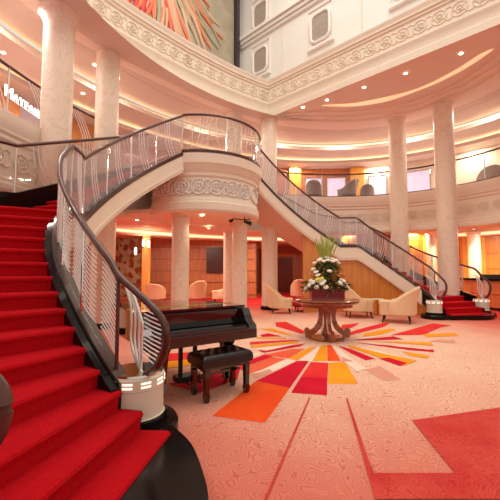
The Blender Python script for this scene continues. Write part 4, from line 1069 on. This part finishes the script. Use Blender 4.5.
# ------------------------------------------------------------------ armchairs
def armchair(label, xy, rz, fab, s=1., hb=.88, z0=0, group='upholstered tub armchairs'):
    t = thing('armchair', label, 'armchair', (xy[0], xy[1], z0), rz, group)
    O = Vector((xy[0], xy[1], z0))
    def lb(mb, name, m):
        mb.v = [v * s + O for v in mb.v]; return mb.build(name, m, t)
    # faces local -y ; back at +y
    g = MB(); vs = []; n = 26
    for i in range(n + 1):
        a = R(-118 + 236 * i / n); c_ = CO(a)
        hh = .48 + (hb - .48) * max(0, (c_ + .25) / 1.25) ** 1.1
        lean = .09 * max(0, c_) * (hh - .4) / .45
        for (r_, z) in ((.33, .17), (.36, .20), (.37, .45), (.365 + lean, hh - .03), (.34 + lean, hh), (.30 + lean, hh - .02), (.28, .45), (.28, .20)):
            vs.append((r_ * S(a), r_ * CO(a) * 1.0 + (.0), z))
    k = 8
    g.add(vs, [(k * i + j, k * i + (j + 1) % k, k * i + k + (j + 1) % k, k * i + k + j) for i in range(n) for j in range(k)] + [tuple(range(k)), tuple(range(k * n, k * n + k))])
    lb(g, 'backrest', fab)
    g = MB(); g.prism([(.29 * p[0], .29 * p[1]) for p in [(S(a), CO(a)) for a in frange(R(-115), R(115), 18)]] + [(.27, -.33), (.2, -.38), (-.2, -.38), (-.27, -.33)], .17, .40)
    lb(g, 'seat_base', fab)
    g = MB(); g.prism([(.275 * p[0], .26 * p[1]) for p in [(S(a), CO(a)) for a in frange(R(-110), R(110), 18)]] + [(.27, -.35), (.2, -.40), (-.2, -.40), (-.27, -.35)], .405, .46)
    lb(g, 'seat_cushion', fab)
    for x, y in ((.22, .2), (-.22, .2), (.22, -.28), (-.22, -.28)):
        g = MB(); g.tube([(x, y, .18), (x * 1.15, y * 1.15, 0)], [.022, .012], 6); lb(g, 'leg', darkleg)
    return t
# rotations: local -y is the facing direction; heading angle h (direction faced) -> rz = h + 90deg
def face(dx, dy): return math.atan2(dy, dx) + PI / 2
RT = (.683, -.73); FW = (.73, .683)     # picture right, picture depth
def dirv(r_, f_): return face(RT[0] * r_ + FW[0] * f_, RT[1] * r_ + FW[1] * f_)
x, y = atz(399, 322, 0); armchair('cream armchair nearest the right staircase, seen from behind, facing left', (x, y), dirv(-.9, .45), cream_fab, 1.18, .80)
x, y = atz(357, 317, 0); armchair('cream high-backed armchair right behind the round table, facing right', (x, y), dirv(.95, -.1), cream_fab, 1.12, .92)
x, y = atz(280, 313, 0); armchair('cream armchair left of the round table by the column base, facing right', (x, y), dirv(1, -.15), cream_fab, 1.0, .95)
x, y = atz(299, 300, 0); armchair('tan square-backed armchair behind the flowers, seen from behind', (x, y), dirv(0, 1), tan_fab, 1.05, .90)
x, y = atz(155, 304, 0); armchair('tan low armchair behind the left end of the piano', (x, y), dirv(0, 1), tan_fab, 1.15, .72)
x, y = atz(196, 303, 0); armchair('tan armchair between the two drum columns', (x, y), dirv(-.6, .8), tan_fab, 1.1, .85)
x, y = atz(223, 303, 0); armchair('cream armchair left of the right drum column, facing left', (x, y), dirv(-1, .0), cream_fab, 1.1, .85)
# upper deck chairs
for px, py, dd, lab, s1 in ((314, 194, 13.1, 'grey tub chair on the far upper deck, left of the lit shop window', .85), (348, 194, 13.2, 'grey tub chair on the far upper deck in front of the lit shop window', .95), (367, 194, 13.4, 'grey tub chair on the far upper deck, just left of the tall column', .75), (489, 178, 12.0, 'grey tub chair on the upper deck at the right picture edge', 1.1)):
    x, y = atz(px, py, ZT) if False else atd(px, py, dd)[:2]; armchair(lab, (x, y), dirv(.3, 1) if px != 348 else dirv(-.7, .6), grey_fab, s1, .85, ZT - .02, 'grey tub chairs on the upper deck')
# small side table between two chairs, red footstool
x, y = atz(378, 315, 0); t = thing('side_table', 'small low side table between the two cream armchairs at the right', 'side table', (x, y, 0))
g = MB(); g.lathe([(0, .46), (.17, .46), (.18, .475), (.17, .49), (0, .49)], (x, y, 0), 24); g.build('tabletop', plaster_pink, t)
g = MB(); g.lathe([(0, .0), (.13, .0), (.13, .02), (.03, .04), (.025, .46), (0, .46)], (x, y, 0), 16); g.build('pedestal', brass, t)
x, y = atz(304, 311, 0); t = thing('low_stool', 'low red cushioned stool behind the left side of the round table', 'stool', (x, y, 0))
g = MB(); g.lathe([(0, .20), (.42, .20), (.45, .23), (.45, .30), (.42, .33), (0, .34)], (x, y, 0), 24); g.build('cushion', red_fab, t)
g = MB(); g.lathe([(0, .17), (.43, .17), (.43, .2), (0, .2)], (x, y, 0), 24)
g.build('frame', darkleg, t)
for a in range(4):
    g = MB(); g.tube([(x + .33 * CO(a * PI / 2), y + .33 * S(a * PI / 2), .17), (x + .36 * CO(a * PI / 2), y + .36 * S(a * PI / 2), 0)], .02, 6); g.build('leg', darkleg, t)
# reception desk
a1 = atz(458, 306, 0); a2 = atz(520, 314, 0)
t = thing('reception_desk', 'wooden reception desk with black counter top behind the right staircase', 'desk', (a1[0], a1[1], 0))
d_ = Vector((a2[0] - a1[0], a2[1] - a1[1])).normalized(); n_ = Vector((-d_.y, d_.x)); ln = 3.2
if n_.dot(Vector((1, 0))) < 0: n_ = -n_
def qd(u_, v_): return (a1[0] + d_.x * u_ + n_.x * v_, a1[1] + d_.y * u_ + n_.y * v_)
g = MB(); g.prism([qd(.03, .05), qd(ln - .03, .05), qd(ln - .03, .6), qd(.03, .6)], 0, .10); g.build('plinth', black_m, t, smooth=False)
for i in range(5):
    g = MB(); g.prism([qd(i * .64 + .01, 0), qd(i * .64 + .63, 0), qd(i * .64 + .63, .6), qd(i * .64 + .01, .6)], .10, .52); g.build('front_panel', wood_red, t, smooth=False)
    g = MB(); g.prism([qd(i * .64 + .01, 0), qd(i * .64 + .63, 0), qd(i * .64 + .63, .6), qd(i * .64 + .01, .6)], .54, .98); g.build('front_panel', wood_red, t, smooth=False)
g = MB(); g.prism([qd(-.05, -.06), qd(ln + .05, -.06), qd(ln + .05, .68), qd(-.05, .68)], .99, 1.06); g.build('counter_top', granite, t, smooth=False)
a3 = qd(.85, .3); b3 = qd(1.6, .3); g = MB(); g.ribbon([(a3[0], a3[1], 1.06, 1.2), (b3[0], b3[1], 1.06, 1.2)], .35)
tag(g.build('counter_monitor_shelf', black_m, smooth=False), 'low black raised shelf on top of the reception desk', 'shelf')

# ------------------------------------------------------------------ world, camera, colour management
wd = bpy.data.worlds.new('world'); bpy.context.scene.world = wd; wd.use_nodes = True
bg = wd.node_tree.nodes['Background']; bg.inputs[0].default_value = (*hexc('FFF6E6'), 1); bg.inputs[1].default_value = .8
cam = bpy.data.cameras.new('camera'); co = bpy.data.objects.new('camera', cam); C.objects.link(co)
cam.sensor_width = 36; cam.lens = F / 500 * 36; cam.sensor_fit = 'HORIZONTAL'; cam.clip_start = .05; cam.clip_end = 200
c = loc(0, 0); co.location = (c[0], c[1], HC)
co.rotation_euler = (PI / 2 + TH, 0, ROT)
bpy.context.scene.camera = co
vs_ = bpy.context.scene.view_settings; vs_.view_transform = 'Standard'; vs_.look = 'None'; vs_.gamma = 1; vs_.use_curve_mapping = False; vs_.exposure = 0.0
